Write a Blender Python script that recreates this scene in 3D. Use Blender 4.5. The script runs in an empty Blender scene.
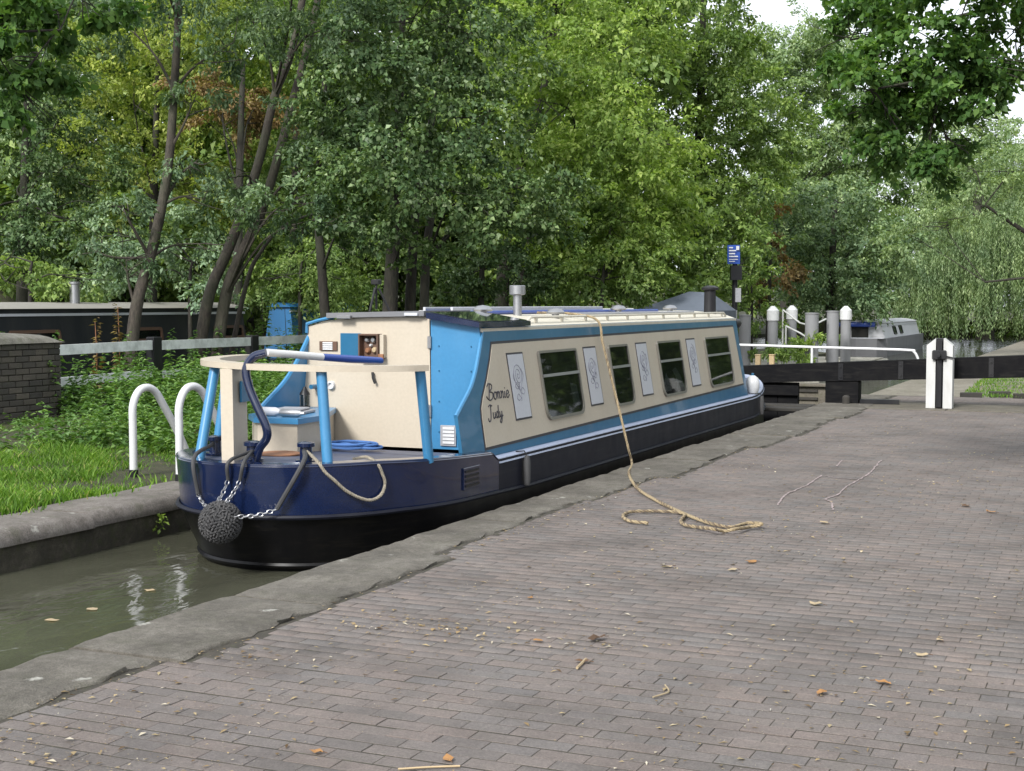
import bpy, bmesh, math, random
import numpy as np
from mathutils import Vector, Matrix
rad = math.radians
rng = np.random.default_rng(7); random.seed(7)
S = bpy.context.scene
COL = S.collection

# ------------------------------------------------------------------ camera
f_px, CX, CY = 1400.0, 512.0, 385.5
YAW, PITCH, CAMH = rad(23.818), rad(3.372), 1.55
cam = bpy.data.cameras.new('camera'); co = bpy.data.objects.new('camera', cam); COL.objects.link(co)
cam.sensor_width = 36.0; cam.lens = f_px / 1024 * 36; cam.clip_end = 2000; cam.clip_start = 0.05
co.location = (0, 0, CAMH); co.rotation_euler = (math.pi/2 - PITCH, 0, YAW)
S.camera = co
# ------------------------------------------------------------------ sky, sun, exposure
SUN_D = Vector((-0.10, -0.85, 0.66)).normalized()          # towards the sun
world = bpy.data.worlds.new('World'); S.world = world; world.use_nodes = True
wn, wl = world.node_tree.nodes, world.node_tree.links
wn.clear()
sky = wn.new('ShaderNodeTexSky'); sky.sky_type = 'NISHITA'; sky.sun_disc = False
sky.sun_elevation = math.asin(SUN_D.z); sky.sun_rotation = math.atan2(SUN_D.x, SUN_D.y)
sky.dust_density = 4.0; sky.air_density = 1.0
hs = wn.new('ShaderNodeHueSaturation'); hs.inputs['Saturation'].default_value = 0.22
mx = wn.new('ShaderNodeMixRGB'); mx.blend_type = 'MIX'; mx.inputs[0].default_value = 0.65
mx.inputs[2].default_value = (10.0, 10.7, 11.6, 1)          # even cloud sheet over the sky
bg = wn.new('ShaderNodeBackground'); bg.inputs['Strength'].default_value = 0.10
wo = wn.new('ShaderNodeOutputWorld')
wl.new(sky.outputs[0], hs.inputs['Color']); wl.new(hs.outputs[0], mx.inputs[1])
wl.new(mx.outputs[0], bg.inputs['Color']); wl.new(bg.outputs[0], wo.inputs['Surface'])
sun = bpy.data.lights.new('sun', 'SUN'); sun.energy = 2.9; sun.angle = rad(13); sun.color = (1, 0.985, 0.95)
so = bpy.data.objects.new('sun', sun); COL.objects.link(so)
so.rotation_euler = SUN_D.to_track_quat('Z', 'Y').to_euler()
S.view_settings.view_transform = 'Standard'; S.view_settings.look = 'None'
S.view_settings.exposure = 0.72; S.view_settings.gamma = 1.0; S.view_settings.use_curve_mapping = False
S.render.engine = 'CYCLES'; S.cycles.use_denoising = True
S.cycles.max_bounces = 6; S.cycles.diffuse_bounces = 3; S.cycles.glossy_bounces = 3
S.cycles.transmission_bounces = 3; S.cycles.transparent_max_bounces = 6

# ------------------------------------------------------------------ survey: photo pixel + one known coordinate -> place in the world
_F = np.array([-math.sin(YAW)*math.cos(PITCH), math.cos(YAW)*math.cos(PITCH), -math.sin(PITCH)])
_R = np.array([math.cos(YAW), math.sin(YAW), 0.0]); _U = np.cross(_R, _F); _C = np.array([0, 0, CAMH])
def ray(x, y): return _F + _R*(x-CX)/f_px + _U*(CY-y)/f_px
def onz(x, y, z=0.0): d = ray(x, y); return _C + d*((z-CAMH)/d[2])
def onx(x, y, X): d = ray(x, y); return _C + d*(X/d[0])
def ony(x, y, Y): d = ray(x, y); return _C + d*(Y/d[1])
def atd(x, y, d): return _C + d*ray(x, y)
def inview(p, m=20):
    v = np.asarray(p, float) - _C; k = v @ _F
    if k < 0.2: return False
    return -m < CX + f_px*(v@_R)/k < 1024+m and -m < CY - f_px*(v@_U)/k < 771+m

# ------------------------------------------------------------------ materials
MATS = {}
def _nt(name):
    m = bpy.data.materials.new(name); m.use_nodes = True
    n, l = m.node_tree.nodes, m.node_tree.links; n.clear()
    o = n.new('ShaderNodeOutputMaterial'); b = n.new('ShaderNodeBsdfPrincipled'); l.new(b.outputs[0], o.inputs[0])
    MATS[name] = m
    return m, n, l, b, o
def _noise(n, l, vec, scale, detail=5, rough=0.6, dist=0.0):
    t = n.new('ShaderNodeTexNoise'); t.inputs['Scale'].default_value = scale; t.inputs['Detail'].default_value = detail
    t.inputs['Roughness'].default_value = rough; t.inputs['Distortion'].default_value = dist
    if vec is not None: l.new(vec, t.inputs['Vector'])
    return t
def _ramp(n, l, fac, stops):
    r = n.new('ShaderNodeValToRGB'); e = r.color_ramp.elements
    while len(e) > 1: e.remove(e[-1])
    e[0].position = stops[0][0]; e[0].color = (*stops[0][1], 1)
    for p, c in stops[1:]:
        k = e.new(p); k.color = (*c, 1)
    l.new(fac, r.inputs[0]); return r
def _mix(n, l, fac, a, b, mode='MIX'):
    m = n.new('ShaderNodeMixRGB'); m.blend_type = mode
    for i, v in ((0, fac), (1, a), (2, b)):
        if isinstance(v, (int, float)): m.inputs[i].default_value = v
        elif isinstance(v, tuple): m.inputs[i].default_value = (*v, 1)
        else: l.new(v, m.inputs[i])
    return m.outputs[0]
def _bump(n, l, b, h, strength, dist):
    p = n.new('ShaderNodeBump'); p.inputs['Strength'].default_value = strength; p.inputs['Distance'].default_value = dist
    l.new(h, p.inputs['Height']); l.new(p.outputs[0], b.inputs['Normal']); return p
def paint(name, c, rough=0.4, metal=0.0, dirt=0.25, dirtc=(0.06, 0.05, 0.04), scale=3.0, bump=0.0, coat=0.0, streak=True, ripple=0.0, scuff=0.0, spec=0.5):
    """painted or plain surface with blotchy wear and run-off streaks"""
    m, n, l, b, o = _nt(name)
    g = n.new('ShaderNodeNewGeometry'); mp = n.new('ShaderNodeMapping'); l.new(g.outputs['Position'], mp.inputs['Vector'])
    mp.inputs['Scale'].default_value = (1, 1, 0.25 if streak else 1)
    n1 = _noise(n, l, mp.outputs[0], scale, 6, 0.65); n2 = _noise(n, l, g.outputs['Position'], scale*14, 3, 0.6)
    r1 = _ramp(n, l, n1.outputs['Fac'], [(0.42, (0, 0, 0)), (0.75, (1, 1, 1))])
    f = n.new('ShaderNodeMath'); f.operation = 'MULTIPLY'; l.new(r1.outputs[0], f.inputs[0]); f.inputs[1].default_value = dirt
    base = _mix(n, l, f.outputs[0], c, dirtc)
    r2 = _ramp(n, l, n2.outputs['Fac'], [(0.3, (0.95, 0.95, 0.95)), (0.7, (1.03, 1.03, 1.03))])
    col = _mix(n, l, 1.0, base, r2.outputs[0], 'MULTIPLY')
    if scuff:
        m3 = n.new('ShaderNodeMapping'); l.new(g.outputs['Position'], m3.inputs['Vector']); m3.inputs['Scale'].default_value = (1, 0.5, 9)
        n4 = _noise(n, l, m3.outputs[0], 3.0, 8, 0.75); r4 = _ramp(n, l, n4.outputs['Fac'], [(0.53, (0, 0, 0)), (0.63, (scuff, scuff, scuff))])
        col = _mix(n, l, r4.outputs[0], col, dirtc)
    l.new(col, b.inputs['Base Color']); b.inputs['Specular IOR Level'].default_value = spec
    rr = n.new('ShaderNodeMapRange'); l.new(n1.outputs['Fac'], rr.inputs[0])
    rr.inputs['To Min'].default_value = max(rough-0.1, 0.03); rr.inputs['To Max'].default_value = min(rough+0.15, 1)
    l.new(rr.outputs[0], b.inputs['Roughness'])
    b.inputs['Metallic'].default_value = metal; b.inputs['Coat Weight'].default_value = coat
    if bump: _bump(n, l, b, n2.outputs['Fac'], 0.5, bump)
    if ripple:
        n5 = _noise(n, l, g.outputs['Position'], 2.2, 2, 0.5); _bump(n, l, b, n5.outputs['Fac'], 1.0, ripple)
    return m
def stone(name, c1, c2, c3, scale=2.0, bump=0.006, moss=0.0, rough=0.9, lichen=0.0):
    m, n, l, b, o = _nt(name)
    g = n.new('ShaderNodeNewGeometry'); P = g.outputs['Position']
    n1 = _noise(n, l, P, scale, 7, 0.7); n2 = _noise(n, l, P, scale*9, 6, 0.7); n3 = _noise(n, l, P, scale*60, 4, 0.7)
    r1 = _ramp(n, l, n1.outputs['Fac'], [(0.3, c1), (0.52, c2), (0.72, c3)])
    r2 = _ramp(n, l, n2.outputs['Fac'], [(0.3, (0.62, 0.6, 0.57)), (0.6, (1.05, 1.05, 1.05)), (0.78, (1.3, 1.28, 1.22))])
    col = _mix(n, l, 0.8, r1.outputs[0], r2.outputs[0], 'MULTIPLY')
    r3 = _ramp(n, l, n3.outputs['Fac'], [(0.34, (0.5, 0.5, 0.5)), (0.5, (1, 1, 1)), (0.66, (1.45, 1.45, 1.45))])
    col = _mix(n, l, 0.75, col, r3.outputs[0], 'MULTIPLY')
    if moss:
        nm = _noise(n, l, P, scale*2.3, 6, 0.7); rm = _ramp(n, l, nm.outputs['Fac'], [(0.5, (0, 0, 0)), (0.66, (moss, moss, moss))])
        col = _mix(n, l, rm.outputs[0], col, (0.055, 0.065, 0.02))
    if lichen:
        vo = n.new('ShaderNodeTexVoronoi'); vo.inputs['Scale'].default_value = 5.5; vo.inputs['Randomness'].default_value = 1.0
        wv = n.new('ShaderNodeVectorMath'); wv.operation = 'MULTIPLY_ADD'; l.new(n2.outputs['Color'], wv.inputs[0]); wv.inputs[1].default_value = (0.16, 0.16, 0.16); l.new(P, wv.inputs[2])
        l.new(wv.outputs[0], vo.inputs['Vector'])
        d1 = _ramp(n, l, vo.outputs['Distance'], [(0.10, (1, 1, 1)), (0.20, (0, 0, 0))])
        sel = n.new('ShaderNodeMath'); sel.operation = 'GREATER_THAN'; sx_ = n.new('ShaderNodeSeparateColor'); l.new(vo.outputs['Color'], sx_.inputs[0]); l.new(sx_.outputs[0], sel.inputs[0]); sel.inputs[1].default_value = 0.72
        mm = n.new('ShaderNodeMath'); mm.operation = 'MULTIPLY'; l.new(d1.outputs[0], mm.inputs[0]); l.new(sel.outputs[0], mm.inputs[1])
        m2 = n.new('ShaderNodeMath'); m2.operation = 'MULTIPLY'; l.new(mm.outputs[0], m2.inputs[0]); m2.inputs[1].default_value = lichen
        col = _mix(n, l, m2.outputs[0], col, (0.36, 0.35, 0.31))
        nk = _noise(n, l, P, scale*4.5, 8, 0.8, 1.5); rk = _ramp(n, l, nk.outputs['Fac'], [(0.482, (1, 1, 1)), (0.497, (0.42, 0.4, 0.37)), (0.512, (1, 1, 1))])
        col = _mix(n, l, 0.55, col, rk.outputs[0], 'MULTIPLY')
    l.new(col, b.inputs['Base Color']); b.inputs['Roughness'].default_value = rough
    ad = n.new('ShaderNodeMath'); ad.operation = 'ADD'; l.new(n2.outputs['Fac'], ad.inputs[0]); l.new(n3.outputs['Fac'], ad.inputs[1])
    _bump(n, l, b, ad.outputs[0], 0.7, bump)
    return m
def brickmat(name, per_object, stops, dirt=(0.11, 0.1, 0.085)):
    """every brick its own tone; worn, dusty faces"""
    m, n, l, b, o = _nt(name)
    g = n.new('ShaderNodeNewGeometry'); P = g.outputs['Position']
    if per_object: oi = n.new('ShaderNodeObjectInfo'); rnd = oi.outputs['Random']
    else: rnd = g.outputs['Random Per Island']
    r = _ramp(n, l, rnd, stops)
    n1 = _noise(n, l, P, 1.1, 7, 0.72); n2 = _noise(n, l, P, 11, 7, 0.75); n3 = _noise(n, l, P, 120, 6, 0.85)
    big = _ramp(n, l, n1.outputs['Fac'], [(0.30, (0.55, 0.53, 0.51)), (0.5, (1.0, 0.99, 0.98)), (0.7, (1.28, 1.25, 1.22))])
    col = _mix(n, l, 0.9, r.outputs[0], big.outputs[0], 'MULTIPLY')
    d = _ramp(n, l, n2.outputs['Fac'], [(0.5, (0, 0, 0)), (0.72, (0.55, 0.55, 0.55))])
    col = _mix(n, l, d.outputs[0], col, dirt)
    fine = _ramp(n, l, n3.outputs['Fac'], [(0.34, (0.45, 0.45, 0.45)), (0.5, (1.0, 1.0, 1.0)), (0.66, (1.6, 1.58, 1.55))])
    col = _mix(n, l, 0.75, col, fine.outputs[0], 'MULTIPLY')
    l.new(col, b.inputs['Base Color']); b.inputs['Roughness'].default_value = 0.82
    ad = n.new('ShaderNodeMath'); ad.operation = 'ADD'; l.new(n2.outputs['Fac'], ad.inputs[0]); l.new(n3.outputs['Fac'], ad.inputs[1])
    _bump(n, l, b, ad.outputs[0], 0.6, 0.003)
    return m
def leafmat(name, stops, trans=0.3, rough=0.45, clump=0.9, spec=0.2):
    m, n, l, b, o = _nt(name)
    g = n.new('ShaderNodeNewGeometry'); P = g.outputs['Position']
    r = _ramp(n, l, g.outputs['Random Per Island'], stops)
    n1 = _noise(n, l, P, clump, 4, 0.6)
    big = _ramp(n, l, n1.outputs['Fac'], [(0.32, (0.6, 0.66, 0.7)), (0.68, (1.35, 1.28, 1.1))])
    col = _mix(n, l, 0.9, r.outputs[0], big.outputs[0], 'MULTIPLY')
    l.new(col, b.inputs['Base Color']); b.inputs['Roughness'].default_value = rough; b.inputs['Specular IOR Level'].default_value = spec
    t = n.new('ShaderNodeBsdfTranslucent'); tc = _mix(n, l, 1.0, col, (1.25, 1.35, 0.6), 'MULTIPLY'); l.new(tc, t.inputs['Color'])
    ms = n.new('ShaderNodeMixShader'); ms.inputs[0].default_value = trans
    l.new(b.outputs[0], ms.inputs[1]); l.new(t.outputs[0], ms.inputs[2]); l.new(ms.outputs[0], o.inputs[0])
    return m
def barkmat(name, c1, c2, sc=6):
    m, n, l, b, o = _nt(name)
    g = n.new('ShaderNodeNewGeometry'); mp = n.new('ShaderNodeMapping'); l.new(g.outputs['Position'], mp.inputs['Vector'])
    mp.inputs['Scale'].default_value = (1, 1, 0.22)
    n1 = _noise(n, l, mp.outputs[0], sc*4, 6, 0.7, 0.4); n2 = _noise(n, l, g.outputs['Position'], 1.7, 4, 0.6)
    r = _ramp(n, l, n1.outputs['Fac'], [(0.35, c1), (0.65, c2)])
    mo = _ramp(n, l, n2.outputs['Fac'], [(0.45, (0, 0, 0)), (0.7, (0.5, 0.5, 0.5))])
    col = _mix(n, l, mo.outputs[0], r.outputs[0], (0.05, 0.06, 0.03))
    l.new(col, b.inputs['Base Color']); b.inputs['Roughness'].default_value = 0.9
    _bump(n, l, b, n1.outputs['Fac'], 0.8, 0.02); return m
def watermat():
    m, n, l, b, o = _nt('canal_water')
    g = n.new('ShaderNodeNewGeometry'); mp = n.new('ShaderNodeMapping'); l.new(g.outputs['Position'], mp.inputs['Vector'])
    mp.inputs['Scale'].default_value = (1.0, 0.55, 1); mp.inputs['Rotation'].default_value = (0, 0, 0.35)
    n1 = _noise(n, l, mp.outputs[0], 5, 3, 0.55, 0.6); n2 = _noise(n, l, mp.outputs[0], 1.6, 3, 0.5)
    ad = n.new('ShaderNodeMath'); ad.operation = 'MULTIPLY_ADD'; l.new(n1.outputs['Fac'], ad.inputs[0]); ad.inputs[1].default_value = 0.5; l.new(n2.outputs['Fac'], ad.inputs[2])
    r = _ramp(n, l, n2.outputs['Fac'], [(0.3, (0.046, 0.046, 0.032)), (0.7, (0.066, 0.066, 0.046))])
    l.new(r.outputs[0], b.inputs['Base Color']); b.inputs['Roughness'].default_value = 0.06; b.inputs['IOR'].default_value = 1.33
    _bump(n, l, b, ad.outputs[0], 0.35, 0.05); return m
def glassmat(name, tint=(0.012, 0.014, 0.013), fac=0.5):
    m, n, l, b, o = _nt(name)
    b.inputs['Base Color'].default_value = (*tint, 1); b.inputs['Roughness'].default_value = 0.03; b.inputs['IOR'].default_value = 1.52
    t = n.new('ShaderNodeBsdfTransparent'); t.inputs['Color'].default_value = (0.75, 0.8, 0.78, 1)
    ms = n.new('ShaderNodeMixShader'); ms.inputs[0].default_value = fac
    l.new(b.outputs[0], ms.inputs[1]); l.new(t.outputs[0], ms.inputs[2]); l.new(ms.outputs[0], o.inputs[0]); return m
def strandmat(name, c1, c2, c3):
    m, n, l, b, o = _nt(name)
    g = n.new('ShaderNodeNewGeometry'); r = _ramp(n, l, g.outputs['Random Per Island'], [(0.0, c1), (0.5, c2), (1.0, c3)])
    n1 = _noise(n, l, g.outputs['Position'], 90, 4, 0.6); q = _ramp(n, l, n1.outputs['Fac'], [(0.3, (0.6, 0.6, 0.6)), (0.7, (1.2, 1.2, 1.2))])
    l.new(_mix(n, l, 0.9, r.outputs[0], q.outputs[0], 'MULTIPLY'), b.inputs['Base Color']); b.inputs['Roughness'].default_value = 0.85
    _bump(n, l, b, n1.outputs['Fac'], 0.6, 0.004); return m

BR = [(0.0, (0.106, 0.093, 0.087)), (0.2, (0.127, 0.109, 0.100)), (0.45, (0.138, 0.113, 0.102)), (0.65, (0.122, 0.111, 0.106)), (0.85, (0.148, 0.121, 0.108)), (1.0, (0.112, 0.102, 0.099))]
brickmat('paver', True, BR); brickmat('paver_far', False, BR)
WB = [(0.0, (0.040, 0.036, 0.033)), (0.5, (0.062, 0.054, 0.047)), (1.0, (0.092, 0.078, 0.065))]
brickmat('pier_brick', True, WB, (0.06, 0.065, 0.04))
stone('joint', (0.028, 0.024, 0.018), (0.05, 0.042, 0.032), (0.085, 0.072, 0.055), 8, 0.004, 0.35)
stone('coping', (0.070, 0.062, 0.050), (0.128, 0.115, 0.096), (0.195, 0.178, 0.152), 2.2, 0.010, 0.15, lichen=0.85)
stone('coping_far', (0.10, 0.088, 0.075), (0.175, 0.155, 0.138), (0.26, 0.238, 0.218), 1.9, 0.012, 0.3, lichen=0.9)
stone('lockwall', (0.035, 0.031, 0.020), (0.075, 0.066, 0.046), (0.15, 0.135, 0.10), 5, 0.05, 0.6)
stone('concrete', (0.2, 0.19, 0.165), (0.3, 0.285, 0.25), (0.38, 0.36, 0.32), 2, 0.006, 0.5)
stone('soil', (0.03, 0.03, 0.014), (0.05, 0.05, 0.022), (0.08, 0.07, 0.035), 3, 0.02, 0.5)
stone('path', (0.14, 0.125, 0.095), (0.2, 0.18, 0.145), (0.26, 0.24, 0.2), 1.2, 0.006, 0.25)
stone('slab', (0.085, 0.075, 0.058), (0.125, 0.11, 0.088), (0.165, 0.148, 0.12), 2.5, 0.006, 0.3)
stone('pier_cap', (0.1, 0.095, 0.08), (0.17, 0.16, 0.135), (0.24, 0.225, 0.195), 4, 0.01, 0.35)
paint('navy', (0.004, 0.0105, 0.042), 0.14, dirt=0.3, dirtc=(0.015, 0.018, 0.035), coat=0.35, ripple=0.02, scuff=0.4)
paint('navy_side', (0.008, 0.009, 0.017), 0.5, dirt=0.4, dirtc=(0.022, 0.022, 0.027), ripple=0.02, scuff=0.7, spec=0.18)
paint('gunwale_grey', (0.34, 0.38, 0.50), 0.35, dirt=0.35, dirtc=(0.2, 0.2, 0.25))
paint('navy_deck', (0.04, 0.055, 0.11), 0.45, dirt=0.5, dirtc=(0.16, 0.15, 0.14), streak=False, scale=4)
paint('black_hull', (0.003, 0.003, 0.004), 0.35, dirt=0.5, dirtc=(0.010, 0.009, 0.008), ripple=0.02, scuff=0.9, spec=0.2)
paint('black', (0.012, 0.012, 0.014), 0.4, dirt=0.4, dirtc=(0.05, 0.048, 0.045), spec=0.25)
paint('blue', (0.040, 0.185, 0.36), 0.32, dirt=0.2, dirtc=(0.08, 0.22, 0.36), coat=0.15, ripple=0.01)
paint('blue_shaded', (0.014, 0.106, 0.208), 0.3, dirt=0.15, dirtc=(0.025, 0.128, 0.221), coat=0.2, ripple=0.012)  # darker copy of the cabin blue: the side's shade put into its colour
paint('cream', (0.452, 0.395, 0.315), 0.42, dirt=0.3, dirtc=(0.37, 0.30, 0.22), ripple=0.006, scuff=0.1)
paint('cream_roof', (0.544, 0.504, 0.416), 0.5, dirt=0.35, dirtc=(0.320, 0.296, 0.248), streak=False)
paint('white', (0.58, 0.58, 0.585), 0.35, dirt=0.25, dirtc=(0.38, 0.38, 0.36))
paint('white_worn', (0.5, 0.5, 0.49), 0.6, dirt=0.6, dirtc=(0.34, 0.33, 0.3), scale=7)
paint('panel_white', (0.458, 0.466, 0.502), 0.4, dirt=0.2, dirtc=(0.440, 0.440, 0.458))
paint('ink', (0.02, 0.018, 0.025), 0.5, dirt=0.1)
paint('ink_faint', (0.16, 0.16, 0.2), 0.5, dirt=0.1)
paint('aluminium', (0.36, 0.36, 0.37), 0.35, 0.85, dirt=0.3, dirtc=(0.3, 0.3, 0.3))
paint('window_frame', (0.20, 0.19, 0.165), 0.35, 0.4, dirt=0.3, dirtc=(0.1, 0.09, 0.08))
paint('dark_interior', (0.012, 0.012, 0.011), 0.9, dirt=0.2)
paint('curtain', (0.5, 0.52, 0.5), 0.8, dirt=0.3, dirtc=(0.2, 0.22, 0.2))
paint('brown_wood', (0.10, 0.05, 0.03), 0.6, dirt=0.4, scale=9)
paint('rust', (0.25, 0.11, 0.05), 0.7, dirt=0.5, scale=9)
paint('grey_board', (0.15, 0.15, 0.16), 0.6, dirt=0.4, dirtc=(0.1, 0.1, 0.1))
paint('grey_paint', (0.3, 0.3, 0.32), 0.45, dirt=0.3, dirtc=(0.2, 0.2, 0.2))
paint('pile_grey', (0.22, 0.22, 0.23), 0.7, dirt=0.4, dirtc=(0.14, 0.135, 0.13), scale=6)
paint('fence_white', (0.748, 0.759, 0.759), 0.8, dirt=0.6, dirtc=(0.176, 0.187, 0.165), scale=5, streak=False)
paint('beam_black', (0.004, 0.004, 0.005), 0.75, dirt=0.5, dirtc=(0.018, 0.017, 0.016), scale=5, streak=False, spec=0.12, scuff=0.7)
paint('gate_wood', (0.026, 0.024, 0.021), 0.85, dirt=0.6, dirtc=(0.063, 0.053, 0.042), scale=8)
paint('boat_black', (0.014, 0.016, 0.020), 0.4, dirt=0.4, dirtc=(0.048, 0.046, 0.042), spec=0.25)
paint('boat_roof_grey', (0.24, 0.225, 0.2), 0.7, dirt=0.6, dirtc=(0.2, 0.19, 0.16), streak=False)
paint('boat_grey', (0.525, 0.525, 0.550), 0.5, dirt=0.2, dirtc=(0.375, 0.375, 0.375))
paint('boat_blue', (0.02, 0.13, 0.3), 0.45, dirt=0.2)
paint('awning', (0.094, 0.110, 0.138), 0.8, dirt=0.25, dirtc=(0.055, 0.066, 0.083), scale=5)
paint('sign_blue', (0.01, 0.06, 0.32), 0.35, dirt=0.05)
paint('solar', (0.012, 0.016, 0.04), 0.08, dirt=0.1, coat=1.0)
paint('chalk', (0.33, 0.265, 0.262), 0.95, dirt=1.0, dirtc=(0.15, 0.123, 0.115), scale=16, streak=False)
paint('steel', (0.36, 0.36, 0.37), 0.35, 0.9, dirt=0.3, dirtc=(0.2, 0.18, 0.16), scale=12)
paint('rubber', (0.035, 0.035, 0.037), 0.7, dirt=0.4, dirtc=(0.09, 0.085, 0.08), scale=12)
paint('blue_plastic', (0.02, 0.06, 0.30), 0.3, dirt=0.1)
paint('rope_blue', (0.05, 0.13, 0.33), 0.8, dirt=0.2)
paint('red', (0.45, 0.04, 0.03), 0.5, dirt=0.1)
strandmat('rope_tan', (0.295, 0.221, 0.123), (0.344, 0.271, 0.164), (0.098, 0.070, 0.049))
strandmat('rope_grey', (0.26, 0.23, 0.18), (0.3, 0.26, 0.2), (0.2, 0.18, 0.14))
strandmat('fender_rope', (0.028, 0.028, 0.030), (0.046, 0.045, 0.046), (0.068, 0.065, 0.065))
watermat(); glassmat('window_glass')
leafmat('leaf_dark', [(0, (0.050, 0.092, 0.038)), (0.5, (0.088, 0.148, 0.058)), (0.85, (0.155, 0.225, 0.10)), (1, (0.30, 0.38, 0.23))], 0.25, 0.4)
leafmat('leaf_bluegreen', [(0, (0.065, 0.112, 0.058)), (0.6, (0.118, 0.185, 0.098)), (1, (0.23, 0.315, 0.185))], 0.28, 0.45)
leafmat('leaf_bluegreen_hazy', [(0, (0.095, 0.155, 0.08)), (0.6, (0.17, 0.255, 0.135)), (1, (0.31, 0.40, 0.23))], 0.3, 0.5)  # bluegreen leaf made paler: distance haze put into the colour
leafmat('leaf_mid', [(0, (0.095, 0.155, 0.045)), (0.6, (0.17, 0.26, 0.075)), (1, (0.31, 0.40, 0.15))], 0.38, 0.45)
leafmat('leaf_bright', [(0, (0.14, 0.215, 0.05)), (0.6, (0.235, 0.345, 0.085)), (1, (0.40, 0.49, 0.17))], 0.42, 0.48)
leafmat('leaf_yellow', [(0, (0.15, 0.20, 0.045)), (0.6, (0.26, 0.33, 0.08)), (1, (0.42, 0.46, 0.15))], 0.42, 0.5)
leafmat('leaf_silver', [(0, (0.123, 0.194, 0.114)), (0.6, (0.229, 0.334, 0.211)), (1, (0.422, 0.528, 0.370))], 0.3, 0.45)
leafmat('leaf_brown', [(0, (0.13, 0.085, 0.04)), (0.6, (0.22, 0.15, 0.07)), (1, (0.33, 0.26, 0.13))], 0.3, 0.6)
leafmat('leaf_willow', [(0, (0.14, 0.21, 0.10)), (0.6, (0.24, 0.335, 0.17)), (1, (0.38, 0.47, 0.27))], 0.38, 0.5)
leafmat('leaf_over', [(0, (0.045, 0.102, 0.027)), (0.6, (0.083, 0.165, 0.042)), (1, (0.150, 0.247, 0.068))], 0.4, 0.45)
leafmat('nettle', [(0, (0.075, 0.150, 0.038)), (0.6, (0.128, 0.240, 0.068)), (1, (0.240, 0.360, 0.135))], 0.3, 0.5, 1.6)
leafmat('grass', [(0, (0.065, 0.142, 0.015)), (0.6, (0.115, 0.231, 0.028)), (0.93, (0.193, 0.308, 0.058)), (1, (0.424, 0.385, 0.167))], 0.35, 0.5, 1.6)
leafmat('litter', [(0, (0.1, 0.06, 0.03)), (0.4, (0.28, 0.2, 0.11)), (0.8, (0.42, 0.33, 0.2)), (1, (0.6, 0.55, 0.48))], 0.1, 0.8)
leafmat('fallen_orange', [(0, (0.28, 0.13, 0.055)), (1, (0.38, 0.21, 0.09))], 0.15, 0.6)
leafmat('fallen_tan', [(0, (0.36, 0.27, 0.17)), (1, (0.48, 0.38, 0.26))], 0.15, 0.6)
leafmat('fallen_dark', [(0, (0.08, 0.05, 0.03)), (1, (0.14, 0.08, 0.05))], 0.1, 0.7)
barkmat('bark', (0.020, 0.016, 0.012), (0.062, 0.050, 0.038)); barkmat('bark_dark', (0.012, 0.010, 0.008), (0.038, 0.032, 0.025))

# ------------------------------------------------------------------ mesh building
def np_mesh(name, V, quads=None, tris=None, smooth=False):
    me = bpy.data.meshes.new(name); V = np.asarray(V, np.float32)
    idx, st, tot = [], [], 0
    if quads is not None and len(quads):
        q = np.asarray(quads, np.int32); idx.append(q.ravel()); st.append(np.arange(len(q), dtype=np.int32)*4); tot += len(q)*4
    if tris is not None and len(tris):
        t = np.asarray(tris, np.int32); idx.append(t.ravel()); st.append(np.arange(len(t), dtype=np.int32)*3 + tot)
    idx = np.concatenate(idx); st = np.concatenate(st)
    me.vertices.add(len(V)); me.vertices.foreach_set('co', V.ravel())
    me.loops.add(len(idx)); me.loops.foreach_set('vertex_index', idx)
    me.polygons.add(len(st)); me.polygons.foreach_set('loop_start', st)
    if smooth: me.polygons.foreach_set('use_smooth', np.ones(len(st), bool))
    me.update(calc_edges=True); return me
def worldloc(o):
    v = Vector((0, 0, 0))
    while o is not None: v += o.location; o = o.parent
    return v
def tag(o, label=None, cat=None, group=None, kind=None):
    if label: o['label'] = label
    if cat: o['category'] = cat
    if group: o['group'] = group
    if kind: o['kind'] = kind
    return o
def link(name, me, mat, parent=None, loc=None):
    o = bpy.data.objects.new(name, me); COL.objects.link(o)
    if mat and not me.materials: me.materials.append(MATS[mat])
    if parent is not None: o.parent = parent
    if loc is not None: o.location = loc
    return o
def empty(name, loc, label, cat, group=None):
    o = bpy.data.objects.new(name, None); COL.objects.link(o); o.location = loc; o.empty_display_size = 0.1
    return tag(o, label, cat, group)
def crom(pts, n=8):
    """Catmull-Rom through the points"""
    P = [np.array(p, float) for p in pts]; P = [2*P[0]-P[1]] + P + [2*P[-1]-P[-2]]; out = []
    for i in range(1, len(P)-2):
        for k in range(n):
            t = k/n; a, b, c, d = P[i-1:i+3]
            out.append(0.5*((2*b) + (c-a)*t + (2*a-5*b+4*c-d)*t*t + (3*b-a-3*c+d)*t**3))
    out.append(P[-2]); return out
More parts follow.
